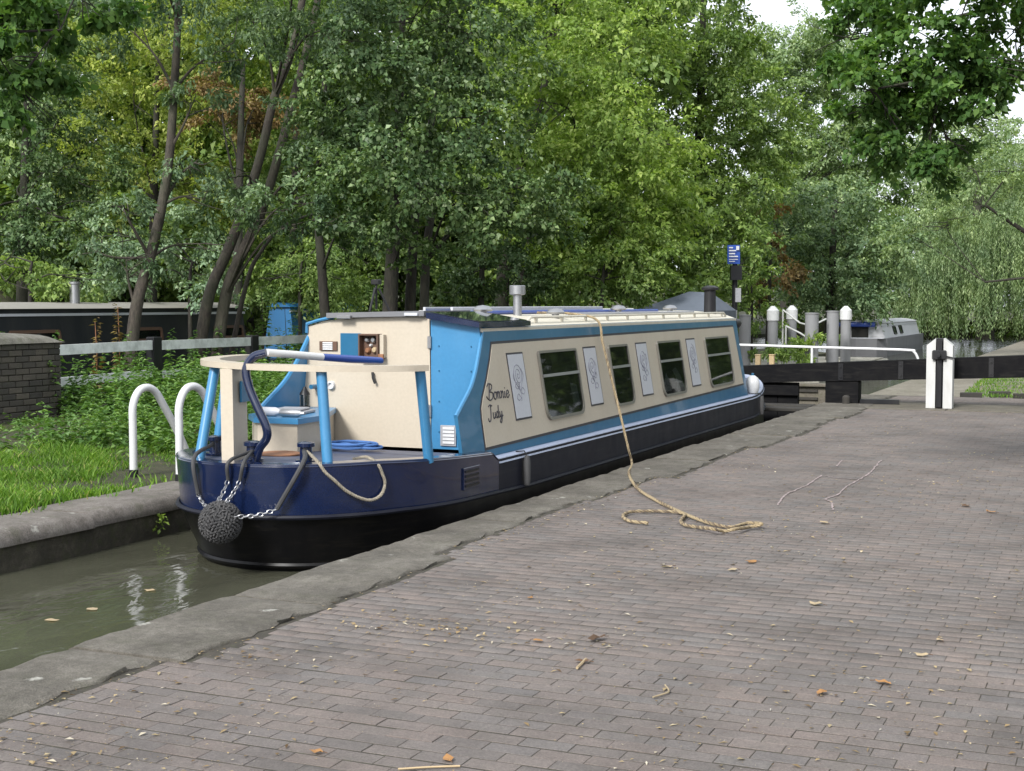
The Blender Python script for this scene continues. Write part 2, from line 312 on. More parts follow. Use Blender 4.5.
class MB:
    """collects shapes given in WORLD coordinates; build() links them as one mesh"""
    def __init__(s): s.v = []; s.f = []
    def add(s, V, Fs):
        k = len(s.v); s.v += [tuple(map(float, p)) for p in V]; s.f += [tuple(i+k for i in q) for q in Fs]; return s
    def box(s, x0, x1, y0, y1, z0, z1, rz=0.0, bev=0.0):
        c = ((x0+x1)/2, (y0+y1)/2); b = bev; V = []
        hx, hy = (x1-x0)/2, (y1-y0)/2
        def ring(ix, z):
            return [(-hx+ix, -hy+ix, z), (hx-ix, -hy+ix, z), (hx-ix, hy-ix, z), (-hx+ix, hy-ix, z)]
        rings = [ring(b, z0), ring(0, z0+b), ring(0, z1-b), ring(b, z1)] if b else [ring(0, z0), ring(0, z1)]
        cs, sn = math.cos(rz), math.sin(rz)
        for r in rings:
            V += [(c[0]+x*cs-y*sn, c[1]+x*sn+y*cs, z) for x, y, z in r]
        Fs = [(3, 2, 1, 0)]
        for k in range(len(rings)-1):
            for i in range(4): j = (i+1) % 4; Fs.append((k*4+i, k*4+j, k*4+4+j, k*4+4+i))
        n = (len(rings)-1)*4; Fs.append((n, n+1, n+2, n+3)); return s.add(V, Fs)
    def tube(s, pts, r, n=8, caps=True):
        P = [np.array(p, float) for p in pts]; m = len(P)
        R = [r]*m if isinstance(r, (int, float)) else ([r[0]+(r[1]-r[0])*i/(m-1) for i in range(m)] if len(r) == 2 and m != 2 else list(r))
        V, Fs = [], []; T = []
        for i in range(m):
            t = P[min(i+1, m-1)]-P[max(i-1, 0)]; T.append(t/(np.linalg.norm(t)+1e-9))
        a = np.array([0, 0, 1.0]) if abs(T[0][2]) < 0.9 else np.array([1.0, 0, 0])
        u = np.cross(T[0], a); u /= np.linalg.norm(u)
        for i in range(m):
            u = u - T[i]*(u@T[i]); u /= (np.linalg.norm(u)+1e-9); w = np.cross(T[i], u)
            for k in range(n):
                q = 2*math.pi*k/n; V.append(P[i] + R[i]*(math.cos(q)*u + math.sin(q)*w))
        for i in range(m-1):
            for k in range(n): j = (k+1) % n; Fs.append((i*n+k, i*n+j, i*n+n+j, i*n+n+k))
        if caps: Fs.append(tuple(range(n-1, -1, -1))); Fs.append(tuple((m-1)*n+k for k in range(n)))
        return s.add(V, Fs)
    def lathe(s, prof, c, n=16, axis='z'):
        V, Fs = [], []
        for r, h in prof:
            for k in range(n):
                q = 2*math.pi*k/n; a, b = r*math.cos(q), r*math.sin(q)
                V.append((c[0]+a, c[1]+b, c[2]+h) if axis == 'z' else ((c[0]+a, c[1]+h, c[2]+b) if axis == 'y' else (c[0]+h, c[1]+a, c[2]+b)))
        m = len(prof)
        for i in range(m-1):
            for k in range(n): j = (k+1) % n; Fs.append((i*n+k, i*n+j, i*n+n+j, i*n+n+k))
        Fs.append(tuple(range(n-1, -1, -1))); Fs.append(tuple((m-1)*n+k for k in range(n)))
        return s.add(V, Fs)
    def prism(s, A, B):
        """two matching outlines -> closed slab"""
        n = len(A); Fs = [tuple(range(n-1, -1, -1)), tuple(range(n, 2*n))]
        for i in range(n): j = (i+1) % n; Fs.append((i, j, n+j, n+i))
        return s.add(list(A)+list(B), Fs)
    def ring(s, O0, I0, O1, I1):
        """frame: outer/inner outline at back (0) and front (1)"""
        n = len(O0); Fs = []
        for i in range(n):
            j = (i+1) % n
            Fs += [(2*n+i, 2*n+j, 3*n+j, 3*n+i), (i, j, 2*n+j, 2*n+i), (n+j, n+i, 3*n+i, 3*n+j), (j, i, n+i, n+j)]
        return s.add(list(O0)+list(I0)+list(O1)+list(I1), Fs)
    def strips(s, rows, closed=False):
        n = len(rows[0]); V = [p for r in rows for p in r]; Fs = []
        for i in range(len(rows)-1):
            for k in range(n if closed else n-1): j = (k+1) % n; Fs.append((i*n+k, i*n+j, i*n+n+j, i*n+n+k))
        return s.add(V, Fs)
    def build(s, name, mat, parent=None, smooth=None, origin=None, **tags):
        w = worldloc(parent) if parent is not None else Vector((0, 0, 0))
        if origin is None:
            if parent is None:
                a = np.array(s.v); origin = Vector(((a[:, 0].min()+a[:, 0].max())/2, (a[:, 1].min()+a[:, 1].max())/2, a[:, 2].min()))
            else:
                a = np.array(s.v); origin = Vector(a.mean(0))
        origin = Vector(origin)
        me = bpy.data.meshes.new(name); me.from_pydata([tuple(Vector(p)-origin) for p in s.v], [], s.f)
        if smooth is not None:
            bm = bmesh.new(); bm.from_mesh(me); bmesh.ops.recalc_face_normals(bm, faces=bm.faces)
            for fc in bm.faces: fc.smooth = True
            for e in bm.edges:
                if len(e.link_faces) == 2 and e.calc_face_angle(0) > smooth: e.smooth = False
            bm.to_mesh(me); bm.free()
        else:
            bm = bmesh.new(); bm.from_mesh(me); bmesh.ops.recalc_face_normals(bm, faces=bm.faces); bm.to_mesh(me); bm.free()
        o = link(name, me, mat, parent, origin-w); tag(o, **tags); return o
SM = rad(40)
def helix_rope(path, r, pitch=0.07, step=0.012, strands=3, n=5):
    """laid rope: strands twisted round the path"""
    P = [np.array(p, float) for p in path]; d = [0]
    for a, b in zip(P, P[1:]): d.append(d[-1]+np.linalg.norm(b-a))
    L = d[-1]; m = max(int(L/step), 4); ss = np.linspace(0, L, m); A = np.array(P)
    Q = np.stack([np.interp(ss, d, A[:, k]) for k in range(3)], 1)
    T = np.gradient(Q, axis=0); T /= np.linalg.norm(T, axis=1)[:, None]+1e-9
    up = np.array([0.1, 0.2, 1.0]); U = np.cross(T, up); U /= np.linalg.norm(U, axis=1)[:, None]+1e-9; Wv = np.cross(T, U)
    mb = MB()
    for k in range(strands):
        ph = 2*math.pi*(ss/pitch + k/strands)
        C = Q + r*0.52*(np.cos(ph)[:, None]*U + np.sin(ph)[:, None]*Wv)
        mb.tube(list(C), r*0.55, n)
    return mb

# ================================================================== THE SETTING
WZ = -0.30                                   # water level, quay top is 0
MB().box(-160, 120, -40, 220, WZ-0.02, WZ).build('canal_water', 'canal_water', kind='structure')
def sheet(name, mat, profile, ys, jit=0.0, **k):
    """ground strip: profile of (x, z) swept along y"""
    rows = []
    for y in ys: rows.append([(x, y, z + (random.uniform(-jit, jit) if 0 < i < len(profile)-1 else 0)) for i, (x, z) in enumerate(profile)])
    return MB().strips(rows).build(name, mat, smooth=rad(60), kind='structure', **k)
ysL = [-30, -10, 0, 4, 6, 8, 10, 12, 14, 16, 18, 20, 23, 26, 28]
sheet('left_bank', 'soil', [(-7.02, -1.2), (-7.02, -0.1), (-7.5, -0.05), (-8.2, -0.01), (-9.5, 0.03), (-11, 0.08), (-12.5, 0.12), (-13.8, 0.1), (-14.3, -0.15), (-14.5, -0.9)], ysL, 0.02)
sheet('canal_side_bank', 'soil', [(-8.6, -1.0), (-8.6, 0.02), (-9.5, 0.1), (-12.5, 0.12), (-13.8, 0.1), (-14.5, -0.9)], [28, 34, 40, 44], 0.03)
sheet('wooded_bank', 'soil', [(-18.2, -1.0), (-18.4, -0.1), (-20, 0.3), (-26, 1.5), (-45, 5), (-160, 9)], [-40, -10, 5, 15, 25, 35, 50, 80, 220], 0.1)
sheet('towpath_ground', 'path', [(-4.2, -1.2), (-4.2, -0.06), (3.2, -0.05), (12, 0.0), (120, 3)], [24.2, 30, 40, 60, 220], 0.0)
MB().box(-20, 60, 84, 220, -1.0, 0.5).build('canal_end_bank', 'soil', kind='structure')

# ---- the quay: body, coping stones, brick paving
quay = MB().box(-4.30, 60, -30, 24.2, -1.6, -0.0066).build('quay', 'joint', kind='structure')
MB().box(-4.322, -4.303, -30, 24.2, -1.5, -0.2).build('lock_wall_face', 'lockwall', quay)
joints = [-2, -0.4, 1.1, 2.3, 3.55, 4.88, 6.12, 7.62, 9.0, 10.3, 11.9, 13.3, 14.8, 16.2, 17.6, 19.0, 20.4, 22.0, 24.0]
inner = [-3.8, -3.8, -3.8, -3.82, -3.84, -3.735, -3.75, -3.915, -3.93, -3.86, -3.72, -3.75, -3.6, -3.55, -3.62, -3.5, -3.55, -3.6]
def coping(name, mat, x_water, x_in, y0, y1, z, thick, parent, r=0.035, nseg=4, wob=0.008, iw=1.0):
    """one worn stone: rounded arris on the water side, slightly uneven outline"""
    sgn = 1 if x_in > x_water else -1
    prof = [(x_water, z-thick), (x_water, z-r*1.4), (x_water+sgn*r*0.35, z-r*0.4), (x_water+sgn*r*1.2, z), (x_in-sgn*0.02, z), (x_in, z-0.012), (x_in, z-thick)]
    rows = []
    for i in range(nseg+1):
        y = y0 + (y1-y0)*i/nseg; e = 0.012 if i in (0, nseg) else 0
        dx = random.uniform(-wob, wob); dz = random.uniform(-wob, wob)*0.5 - e*0.5
        rows.append([(px + (dx if k < 4 else random.uniform(-wob, wob)*iw), y, pz + (dz if 1 < k < 6 else 0)) for k, (px, pz) in enumerate(prof)])
    m = MB().strips(rows, closed=True)
    n = len(prof); m.f.append(tuple(range(n-1, -1, -1))); m.f.append(tuple(nseg*n+k for k in range(n)))
    return m.build(name, mat, parent, smooth=rad(50))
for i in range(len(joints)-1):
    coping('coping_stone', 'coping', -4.355+random.uniform(-.012, .012), inner[i], joints[i]+0.006, joints[i+1]-0.006, random.uniform(0.006, 0.013), 0.3, quay, nseg=14, wob=0.010, iw=2.2)
def inner_x(y):
    for i in range(len(inner)):
        if joints[i] <= y < joints[i+1]: return inner[i]
    return -3.6
def brick_mesh(name, L, W, H, ch=0.006):
    m = MB(); hx, hy = L/2, W/2
    V = [(-hx, -hy, -H), (hx, -hy, -H), (hx, hy, -H), (-hx, hy, -H), (-hx, -hy, -ch), (hx, -hy, -ch), (hx, hy, -ch), (-hx, hy, -ch),
         (-hx+ch, -hy+ch, 0), (hx-ch, -hy+ch, 0), (hx-ch, hy-ch, 0), (-hx+ch, hy-ch, 0)]
    Fq = [(8, 9, 10, 11)] + [(a+o, (a+1) % 4+o, (a+1) % 4+o+4, a+o+4) for o in (0, 4) for a in range(4)]
    return np.array(V), Fq
BL, BW, MX, MY = 0.1865, 0.0855, 0.1900, 0.0955
slab_zone = lambda x, y: (-3.6 < x < -1.15 and 20.95 < y < 22.55)
bricks = []
row = 0; y = 2.2
while y < 24.1:
    xo = -4.4 + (MX/2 if row % 2 else 0) + random.uniform(-.012, .012)
    drift = random.uniform(-.003, .003)
    x = xo
    while x < 3.0:
        a, b = x, x+BL
        lim = inner_x(y) + 0.03 + random.uniform(0, .025)
        if b > lim + 0.04:
            a = max(a, lim)
            if not slab_zone((a+b)/2, y):
                bricks.append(((a+b)/2, y + drift + random.uniform(-.003, .003), (random.uniform(-.0007, .0012) if random.random() > 0.05 else random.uniform(0, .004)) - 0.005, (b-a)/BL, random.uniform(-.012, .012), random.uniform(-.010, .010), random.uniform(-.006, .006)))
        x += MX + random.uniform(-.001, .001)
    y += MY; row += 1
bricks.sort(key=lambda q: (0 if inview((q[0], q[1], 0), 0) else 1, (q[0])**2 + q[1]**2))
bV, bF = brick_mesh('brick', BL, BW, 0.036, 0.0012)
bme = bpy.data.meshes.new('brick'); bme.from_pydata(bV.tolist(), [], bF); bme.materials.append(MATS['paver'])
qv = worldloc(quay)
for (x, y, z, sx, rz, rx, ry) in bricks[:300]:
    o = link('brick', bme, None, quay, Vector((x, y, z)) - qv); o.scale = (sx, 1, 1); o.rotation_euler = (rx, ry, rz)
AV, AQ = [], []
for k, (x, y, z, sx, rz, rx, ry) in enumerate(bricks[300:]):
    v = bV*np.array([sx, 1, 1]); zz = v[:, 2] + v[:, 0]*(-ry) + v[:, 1]*rx
    AV.append(np.stack([x + v[:, 0] - v[:, 1]*rz, y + v[:, 1] + v[:, 0]*rz, z + zz], 1) - np.array(qv)); AQ.append(np.array(bF) + k*12)
o = link('brick_paving', np_mesh('brick_paving', np.concatenate(AV), quads=np.concatenate(AQ)), 'paver_far', quay); tag(o, kind='stuff')
# concrete slabs round the paddle post, and the raised brick treads past it
for (x0, x1, y0, y1) in [(-3.58, -2.42, 21.0, 21.75), (-2.41, -1.18, 21.0, 21.75), (-3.58, -2.42, 21.76, 22.5), (-2.41, -1.18, 21.76, 22.5)]:
    MB().box(x0, x1-0.012, y0, y1-0.012, -0.04, 0.001+random.uniform(0, .004), bev=0.006).build('paving_slab', 'slab', quay)
for k in range(9):
    yy = 24.6 + 0.45*(k % 2) + k*0.05; xx = -2.6 + k*0.42
    MB().box(xx, xx+0.34, yy, yy+0.12, -0.07, 0.045, rz=0.35, bev=0.01).build('footing_brick', 'gate_wood', quay)
# chalk lines drawn on the bricks
def chalk(pts, w=0.008):
    P = [onz(x, y, 0.0008) for x, y in pts]; P = [p+np.array([random.uniform(-.008, .008), random.uniform(-.008, .008), 0]) for p in crom(P, 7)]; L, Rr = [], []
    for i, p in enumerate(P):
        t = P[min(i+1, len(P)-1)]-P[max(i-1, 0)]; nn = np.array([-t[1], t[0], 0]); nn /= np.linalg.norm(nn)+1e-9
        ww = w*random.uniform(.5, 1.2); L.append((p+nn*ww)); Rr.append((p-nn*ww))
    return MB().strips([L, Rr]).build('chalk_line', 'chalk', quay)
chalk([(777, 505), (787, 494), (800, 488), (812, 482), (822, 475)]); chalk([(836, 466), (843, 460)])
chalk([(833, 510), (831, 502), (826, 499), (838, 494), (846, 487), (858, 480), (868, 474), (876, 466), (881, 460)])
chalk([(826, 476), (840, 478), (858, 479)], 0.007)

# ---- far side of the lock: coping stones over a dark wall
lw = MB().box(-7.45, -7.012, -10, 24, -1.6, -0.095).build('lock_wall', 'lockwall', kind='structure')
yj = [-6, -3.2, -0.5, 2.2, 4.6, 6.7, 8.18, 10.2, 12.4, 14.6, 17, 19.4, 21.6, 24]
for a, b in zip(yj, yj[1:]):
    coping('coping_stone', 'coping_far', -7.0+random.uniform(-.01, .01), -7.58+random.uniform(-.04, .04), a+0.006, b-0.006, random.uniform(-.005, .012), 0.115, lw, r=0.06, nseg=5, wob=0.014)

# ================================================================== THE NARROWBOAT
XC, BEAM, Y0, YBOW = -5.55, 1.045, 7.86, 20.75
boat = empty('narrowboat', (XC, 13.5, WZ), 'long narrowboat with blue and cream cabin, navy stern and tiller, moored in the lock', 'boat')
def gz(y): return 0.46 - 0.07*max(0, min(1, (y-8.4)/1.4)) - 0.062*max(0, min(1, (y-9.84)/0.10))**1 + 0.16*max(0, (y-18.2)/2.5)**2
def sz(y): return 0.105 - 0.05*max(0, min(1, (y-8.6)/2.0)) + 0.10*max(0, (y-17.6)/3.1)**2
def outline(inset=0.0, dst=0.0, dw=0.0):
    """half plan from stern tip to bow tip: list of (half width, y)"""
    pts = []; n = 2.2; L = 1.5
    for i in range(23):
        th = math.pi/2*i/22; w = math.sin(th)**(2/n); yy = 1-max(math.cos(th), 0)**(2/n)
        k = 1-yy
        pts.append(((BEAM-inset-dw*k)*w, Y0+inset+dst + (L-dst)*yy))
    for y in [9.4, 9.6, 9.75, 9.83, 9.86, 9.9, 9.95, 10.1, 10.6, 11.5, 12.5, 13.5, 14.5, 15.5, 16.5, 17.3, 18.0]: pts.append((BEAM-inset, y))
    for i in range(1, 17):
        s = i/16; pts.append(((BEAM-inset)*math.sqrt(max(0, 1-s**1.9))*(1-0.15*s*(1-s)), 18.0 + (YBOW-inset-18.0)*s))
    return pts
def loop(pl, zf):
    R_ = [(XC+w, y, zf(y)) for w, y in pl]; L_ = [(XC-w, y, zf(y)) for w, y in pl[-2:0:-1]]
    return R_ + L_
oA = outline()
band_lo, band_hi = loop(outline(dst=0.03, dw=0.03), sz), loop(oA, gz)
hull = MB().strips([loop(outline(dst=0.32, dw=0.30), lambda y: -0.62), loop(outline(dst=0.22, dw=0.2), lambda y: -0.29), loop(outline(dst=0.13, dw=0.12), lambda y: -0.12), band_lo], closed=True).build('hull', 'black_hull', boat, smooth=SM)
# navy stern band, darker side band forward of the step
cut = [i for i, p in enumerate(oA) if p[1] > 9.9][0]
def half_rows(i0, i1, side, lo, hi): return [[(XC+side*lo[i][0], lo[i][1], sz(lo[i][1])) for i in range(i0, i1)], [(XC+side*hi[i][0], hi[i][1], gz(hi[i][1])) for i in range(i0, i1)]]
lo_ = outline(dst=0.03, dw=0.03)
st = MB(); fw = MB()
for sd in (1, -1):
    st.strips(half_rows(0, cut+1, sd, lo_, oA)); fw.strips(half_rows(cut, len(oA), sd, lo_, oA))
st.build('stern_band', 'navy', boat, smooth=SM); fw.build('side_band', 'navy_side', boat, smooth=SM)
# rubbing strake
def path(pl, zf, side): return [(XC+side*w, y, zf(y)) for w, y in pl]
rs = outline(inset=-0.012, dst=0.03, dw=0.02)
loopr = path(rs, sz, -1)[::-1] + path(rs, sz, 1)[1:]
MB().tube(loopr, 0.017, 6).build('rubbing_strake', 'navy_side', boat, smooth=SM)
us = outline(inset=-0.01, dst=0.21, dw=0.19)
MB().tube(path(us[:24], lambda y: WZ+0.045, -1)[::-1] + path(us[:24], lambda y: WZ+0.045, 1)[1:], 0.02, 6).build('counter_lip', 'black_hull', boat, smooth=SM)
# gunwale cap and decks
inn = outline(inset=0.10)
gi = [i for i, p in enumerate(oA) if p[1] > 9.9][0]
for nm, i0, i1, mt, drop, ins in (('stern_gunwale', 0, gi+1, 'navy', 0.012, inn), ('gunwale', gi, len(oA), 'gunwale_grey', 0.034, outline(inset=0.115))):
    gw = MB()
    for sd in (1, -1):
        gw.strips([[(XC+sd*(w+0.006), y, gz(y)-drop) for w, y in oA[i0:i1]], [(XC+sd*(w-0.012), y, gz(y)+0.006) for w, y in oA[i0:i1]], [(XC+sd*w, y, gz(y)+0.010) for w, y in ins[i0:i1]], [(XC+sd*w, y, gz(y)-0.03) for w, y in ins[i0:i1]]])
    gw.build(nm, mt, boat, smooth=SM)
dk = MB(); dk.strips([[(XC-w*t, y, gz(y)-0.018) for w, y in inn] for t in (1, 0.5, 0, -0.5, -1)])
dk.build('deck', 'navy_deck', boat)
# cabin sides (lean inwards), with the swept wing at the stern
ZB, ZT = 0.335, 1.35
def sx(z): return 0.95 - 0.17*(z-ZB)/(ZT-ZB)
def SP(y, z, off=0.0, side=1): return (XC + side*(sx(z)+off) - (0.06*(z-ZB)/(ZT-ZB) if side < 0 else 0), y, z + 0.16*off)
wing = [(9.52, 0.37), (9.53, 0.69), (9.62, 0.745), (9.85, 0.885), (9.98, 1.0), (10.08, 1.12), (10.19, 1.27), (10.25, 1.352)]
side_poly = crom([(p[0], p[1], 0) for p in wing[1:]], 4); side_poly = [(9.52, 0.34)] + [(p[0], p[1]) for p in side_poly] + [(18.1, 1.352), (18.14, 0.34)]
for sd in (1, -1):
    MB().prism([SP(y, z, -0.03, sd) for y, z in side_poly], [SP(y, z, 0.0, sd) for y, z in side_poly]).build('cabin_side', 'blue_shaded' if sd == 1 else 'blue', boat)  # near side gets the blue with shade painted in, far side the lit blue
MB().tube([SP(y, z, -0.015) for y, z in side_poly[1:-2]], 0.017, 6).build('edge_trim', 'blue', boat, smooth=SM)
MB().tube([SP(y, z, -0.015, -1) for y, z in side_poly[1:-2]], 0.02, 6).build('edge_trim', 'blue', boat, smooth=SM)
def side_slab(name, mat, poly, o0, o1, parent=boat, side=1): return MB().prism([SP(y, z, o0, side) for y, z in poly], [SP(y, z, o1, side) for y, z in poly]).build(name, mat, parent)
cr = [(10.34, 1.215), (10.27, 1.10), (10.14, 0.93), (10.02, 0.80), (9.965, 0.72), (9.95, 0.64), (9.94, 0.415), (17.98, 0.50), (17.9, 1.24)]
def grow(poly, e):
    c = (sum(p[0] for p in poly)/len(poly), sum(p[1] for p in poly)/len(poly)); out = []
    n = len(poly)
    for i in range(n):
        a, b, d = poly[i-1], poly[i], poly[(i+1) % n]
        t1 = np.array([b[0]-a[0], b[1]-a[1]]); t2 = np.array([d[0]-b[0], d[1]-b[1]]); t1 /= np.linalg.norm(t1); t2 /= np.linalg.norm(t2)
        nn = np.array([t1[1]+t2[1], -(t1[0]+t2[0])]); nn /= np.linalg.norm(nn)
        if nn @ (np.array(b)-np.array(c)) < 0: nn = -nn
        k = 1/max(0.5, math.sqrt(max(0.25, (1+t1@t2)/2))); out.append((b[0]+nn[0]*e*k, b[1]+nn[1]*e*k))
    return out
for sd in (1, -1):
    side_slab('coachline', 'ink', grow(cr, 0.022), 0.0, 0.0025, side=sd); side_slab('cream_panel', 'cream', cr, 0.0025, 0.006, side=sd)
# windows: frame, pane, hopper bar
def rrect(y0, y1, z0, z1, rl, rt, n=5):
    pts = []
    for (cy_, cz_, r, a0) in [(y1-rl, z0+rl, rl, -90), (y1-rt, z1-rt, rt, 0), (y0+rt, z1-rt, rt, 90), (y0+rl, z0+rl, rl, 180)]:
        for i in range(n+1):
            a = rad(a0+90*i/n); pts.append((cy_+r*math.cos(a), cz_+r*math.sin(a)))
    return pts
WIN = [(11.23, 12.15), (13.02, 13.60), (14.57, 15.43), (16.43, 17.52)]
for k, (a, b) in enumerate(WIN):
    for sd in (1, -1):
        z0, z1 = 0.525, 1.13
        w = MB(); O = rrect(a, b, z0, z1, 0.10, 0.035); I = rrect(a+0.024, b-0.024, z0+0.026, z1-0.022, 0.08, 0.018)
        w.ring([SP(y, z, 0.003, sd) for y, z in O], [SP(y, z, 0.003, sd) for y, z in I], [SP(y, z, 0.026, sd) for y, z in O], [SP(y, z, 0.026, sd) for y, z in I])
        fr = w.build('window', 'window_frame', boat)
        side_slab('backing', 'dark_interior', I, 0.0062, 0.0075, fr, sd)
        if sd == 1 and k == 0:
            side_slab('paper_sheet', 'curtain', [(b-0.24, 0.63), (b-0.07, 0.62), (b-0.10, 0.80), (b-0.25, 0.82)], 0.008, 0.010, fr)
        if sd == 1 and k == 2:
            side_slab('cushion', 'white', [(a+0.12, 0.58), (a+0.3, 0.58), (a+0.27, 0.7), (a+0.2, 0.78), (a+0.1, 0.7)], 0.008, 0.010, fr)
            side_slab('cushion', 'curtain', [(b-0.34, 0.58), (b-0.07, 0.6), (b-0.16, 0.74), (b-0.3, 0.83), (b-0.42, 0.80), (b-0.33, 0.72)], 0.008, 0.011, fr)
        side_slab('pane', 'window_glass', I, 0.014, 0.017, fr, sd)
        zb = z0 + (z1-z0)*0.615
        m = MB().prism([SP(a+0.03, zb, 0.018, sd), SP(b-0.03, zb, 0.018, sd), SP(b-0.03, zb+0.026, 0.018, sd), SP(a+0.03, zb+0.026, 0.018, sd)], [SP(a+0.03, zb, 0.032, sd), SP(b-0.03, zb, 0.032, sd), SP(b-0.03, zb+0.026, 0.032, sd), SP(a+0.03, zb+0.026, 0.032, sd)])
        m.build('hopper_bar', 'aluminium', fr)
# decorative white panels with line drawings
def strokes(lines, y0, z0, s, off, rr, name, mat, parent, tall=1.0):
    m = MB()
    for ln in lines:
        P = crom([(u, v, 0) for u, v in ln], 6); m.tube([SP(y0+p[0]*s, z0+p[1]*s*tall, off) for p in P], rr, 4)
    return m.build(name, mat, parent)
def rose(k):
    r_ = random.Random(k); L = []
    t = np.linspace(0, 5.5*math.pi, 26); L.append([(0.5+0.022*a*math.cos(a+k), 0.62+0.02*a*math.sin(a+k)) for a in t])
    L.append([(0.5, 0.42), (0.45, 0.25), (0.55, 0.1), (0.48, -0.1)])
    for j in range(3):
        s = 1 if (j+k) % 2 else -1; yb = 0.3-j*0.16
        L.append([(0.5, yb), (0.5+s*0.2, yb+0.12), (0.5+s*0.34, yb+0.02), (0.5+s*0.2, yb-0.06), (0.5, yb)])
    L.append([(0.2, 0.75), (0.1, 0.55), (0.3, 0.35), (0.5, 0.2), (0.72, 0.4), (0.88, 0.6), (0.78, 0.8)]); return L
PAN = [(10.58, 10.92), (12.35, 12.69), (13.88, 14.24), (15.69, 16.05)]
for k, (a, b) in enumerate(PAN):
    z0, z1 = 0.575, 1.135
    fr = side_slab('picture_panel', 'ink', [(a, z0), (b, z0), (b, z1), (a, z1)], 0.006, 0.010)
    side_slab('panel_face', 'panel_white', [(a+0.014, z0+0.016), (b-0.014, z0+0.016), (b-0.014, z1-0.016), (a+0.014, z1-0.016)], 0.010, 0.0125, fr)
    strokes(rose(k), a+0.04, 0.76, (b-a)-0.08, 0.0125, 0.0032, 'line_drawing', 'ink_faint', fr, 1.15)
# the boat's name in script
LET = {
 'B': [[(0.2, 0), (0.3, 0.5), (0.4, 1.15)], [(0.05, 1.0), (0.3, 1.2), (0.7, 1.1), (0.68, 0.8), (0.35, 0.62), (0.78, 0.5), (0.75, 0.12), (0.4, -0.02), (0.05, 0.12), (-0.1, 0.3)]],
 'o': [[(0.3, 0.55), (0.1, 0.4), (0.1, 0.12), (0.28, 0), (0.46, 0.15), (0.44, 0.42), (0.3, 0.55), (0.52, 0.46)]],
 'n': [[(0.02, 0.5), (0.08, 0.52), (0.1, 0.02)], [(0.1, 0.3), (0.25, 0.53), (0.36, 0.45), (0.36, 0.05), (0.48, 0.08)]],
 'i': [[(0.08, 0.5), (0.09, 0.08), (0.2, 0.04)], [(0.1, 0.72), (0.13, 0.76)]],
 'e': [[(0.08, 0.25), (0.38, 0.32), (0.3, 0.54), (0.1, 0.42), (0.1, 0.1), (0.3, 0), (0.5, 0.2)]],
 'J': [[(0.1, 1.0), (0.4, 1.12), (0.7, 1.02)], [(0.45, 1.08), (0.42, 0.4), (0.3, -0.1), (0.05, -0.15), (-0.05, 0.1)]],
 'u': [[(0.05, 0.5), (0.07, 0.1), (0.22, 0.02), (0.36, 0.2), (0.38, 0.5)], [(0.38, 0.4), (0.4, 0.08), (0.5, 0.06)]],
 'd': [[(0.38, 0.42), (0.18, 0.52), (0.06, 0.25), (0.18, 0.02), (0.36, 0.15)], [(0.42, 1.0), (0.38, 0.4), (0.42, 0.05), (0.52, 0.06)]],
 'y': [[(0.05, 0.5), (0.08, 0.15), (0.2, 0.05), (0.36, 0.25)], [(0.4, 0.5), (0.36, -0.05), (0.2, -0.4), (0.02, -0.3), (0.2, -0.1), (0.6, 0.15)]]}
ADV = {'B': 0.85, 'o': 0.55, 'n': 0.52, 'i': 0.26, 'e': 0.5, 'J': 0.75, 'u': 0.54, 'd': 0.56, 'y': 0.55}
def script(word, y0, z0, s, wy):
    lines, x = [], 0
    for c in word:
        for ln in LET[c]: lines.append([((x+u+0.12*v)*wy, v) for u, v in ln])
        x += ADV[c]
    m = strokes(lines, y0, z0, s, 0.0065, 0.0062, 'lettering', 'ink', boat); tag(m, label='the word %s in ornate black script' % word); return m
script('Bonnie', 10.09, 0.775, 0.108, 1.25); script('Judy', 10.06, 0.625, 0.10, 1.15)
# rear bulkhead: cream left, blue door right, vent, cupboard
YBH = 10.17
def bulk(x0, x1, y, z0, zt): return [(x0[0], y, z0), (x0[1], y, zt(x0[1])), *[(x0[1]+(x1[1]-x0[1])*t, y, zt(x0[1]+(x1[1]-x0[1])*t)) for t in (0.25, 0.5, 0.75)], (x1[1], y, zt(x1[1])), (x1[0], y, z0)]
MB().tube([SP(10.16, 1.30, -0.01, -1), (XC-0.83, 10.155, 1.375), (XC-0.72, 10.155, 1.405), (XC-0.60, 10.155, 1.428)], 0.014, 6).build('edge_trim', 'blue', boat, smooth=SM)
camb = lambda x: 1.36 + 0.075*(1-((x-XC)/0.80)**2)
A = bulk((XC-0.93, XC-0.825), (-5.215, -5.225), YBH, 0.36, camb)
MB().prism(A, [(p[0], p[1]+0.03, p[2]) for p in A]).build('rear_bulkhead', 'cream', boat)
A = bulk((-5.21, -5.215), (XC+0.93, XC+0.765), YBH+0.004, 0.36, camb)
dr = MB().prism(A, [(p[0], p[1]+0.03, p[2]) for p in A]).build('cabin_door', 'blue', boat)
for z in (0.62, 1.18): MB().box(-5.235, -5.205, YBH-0.018, YBH, z, z+0.10, bev=0.003).build('hinge', 'steel', dr)
for z in (0.5, 0.75, 1.0, 1.2):
    for x in (-5.14, -4.85): MB().lathe([(0.008, 0), (0.007, -0.006)], (x, YBH+0.004, z), 6, 'y').build('screw', 'blue_shaded', dr)
vp = ony(447, 435, YBH); MB().box(vp[0]-0.055, vp[0]+0.085, YBH-0.012, YBH+0.002, vp[2]-0.09, vp[2]+0.08, bev=0.003).build('vent_frame', 'grey_paint', dr)
for k in range(5): MB().box(vp[0]-0.03, vp[0]+0.075, YBH-0.02, YBH-0.012, vp[2]-0.07+k*0.029, vp[2]-0.05+k*0.029).build('vent_slat', 'white', dr)
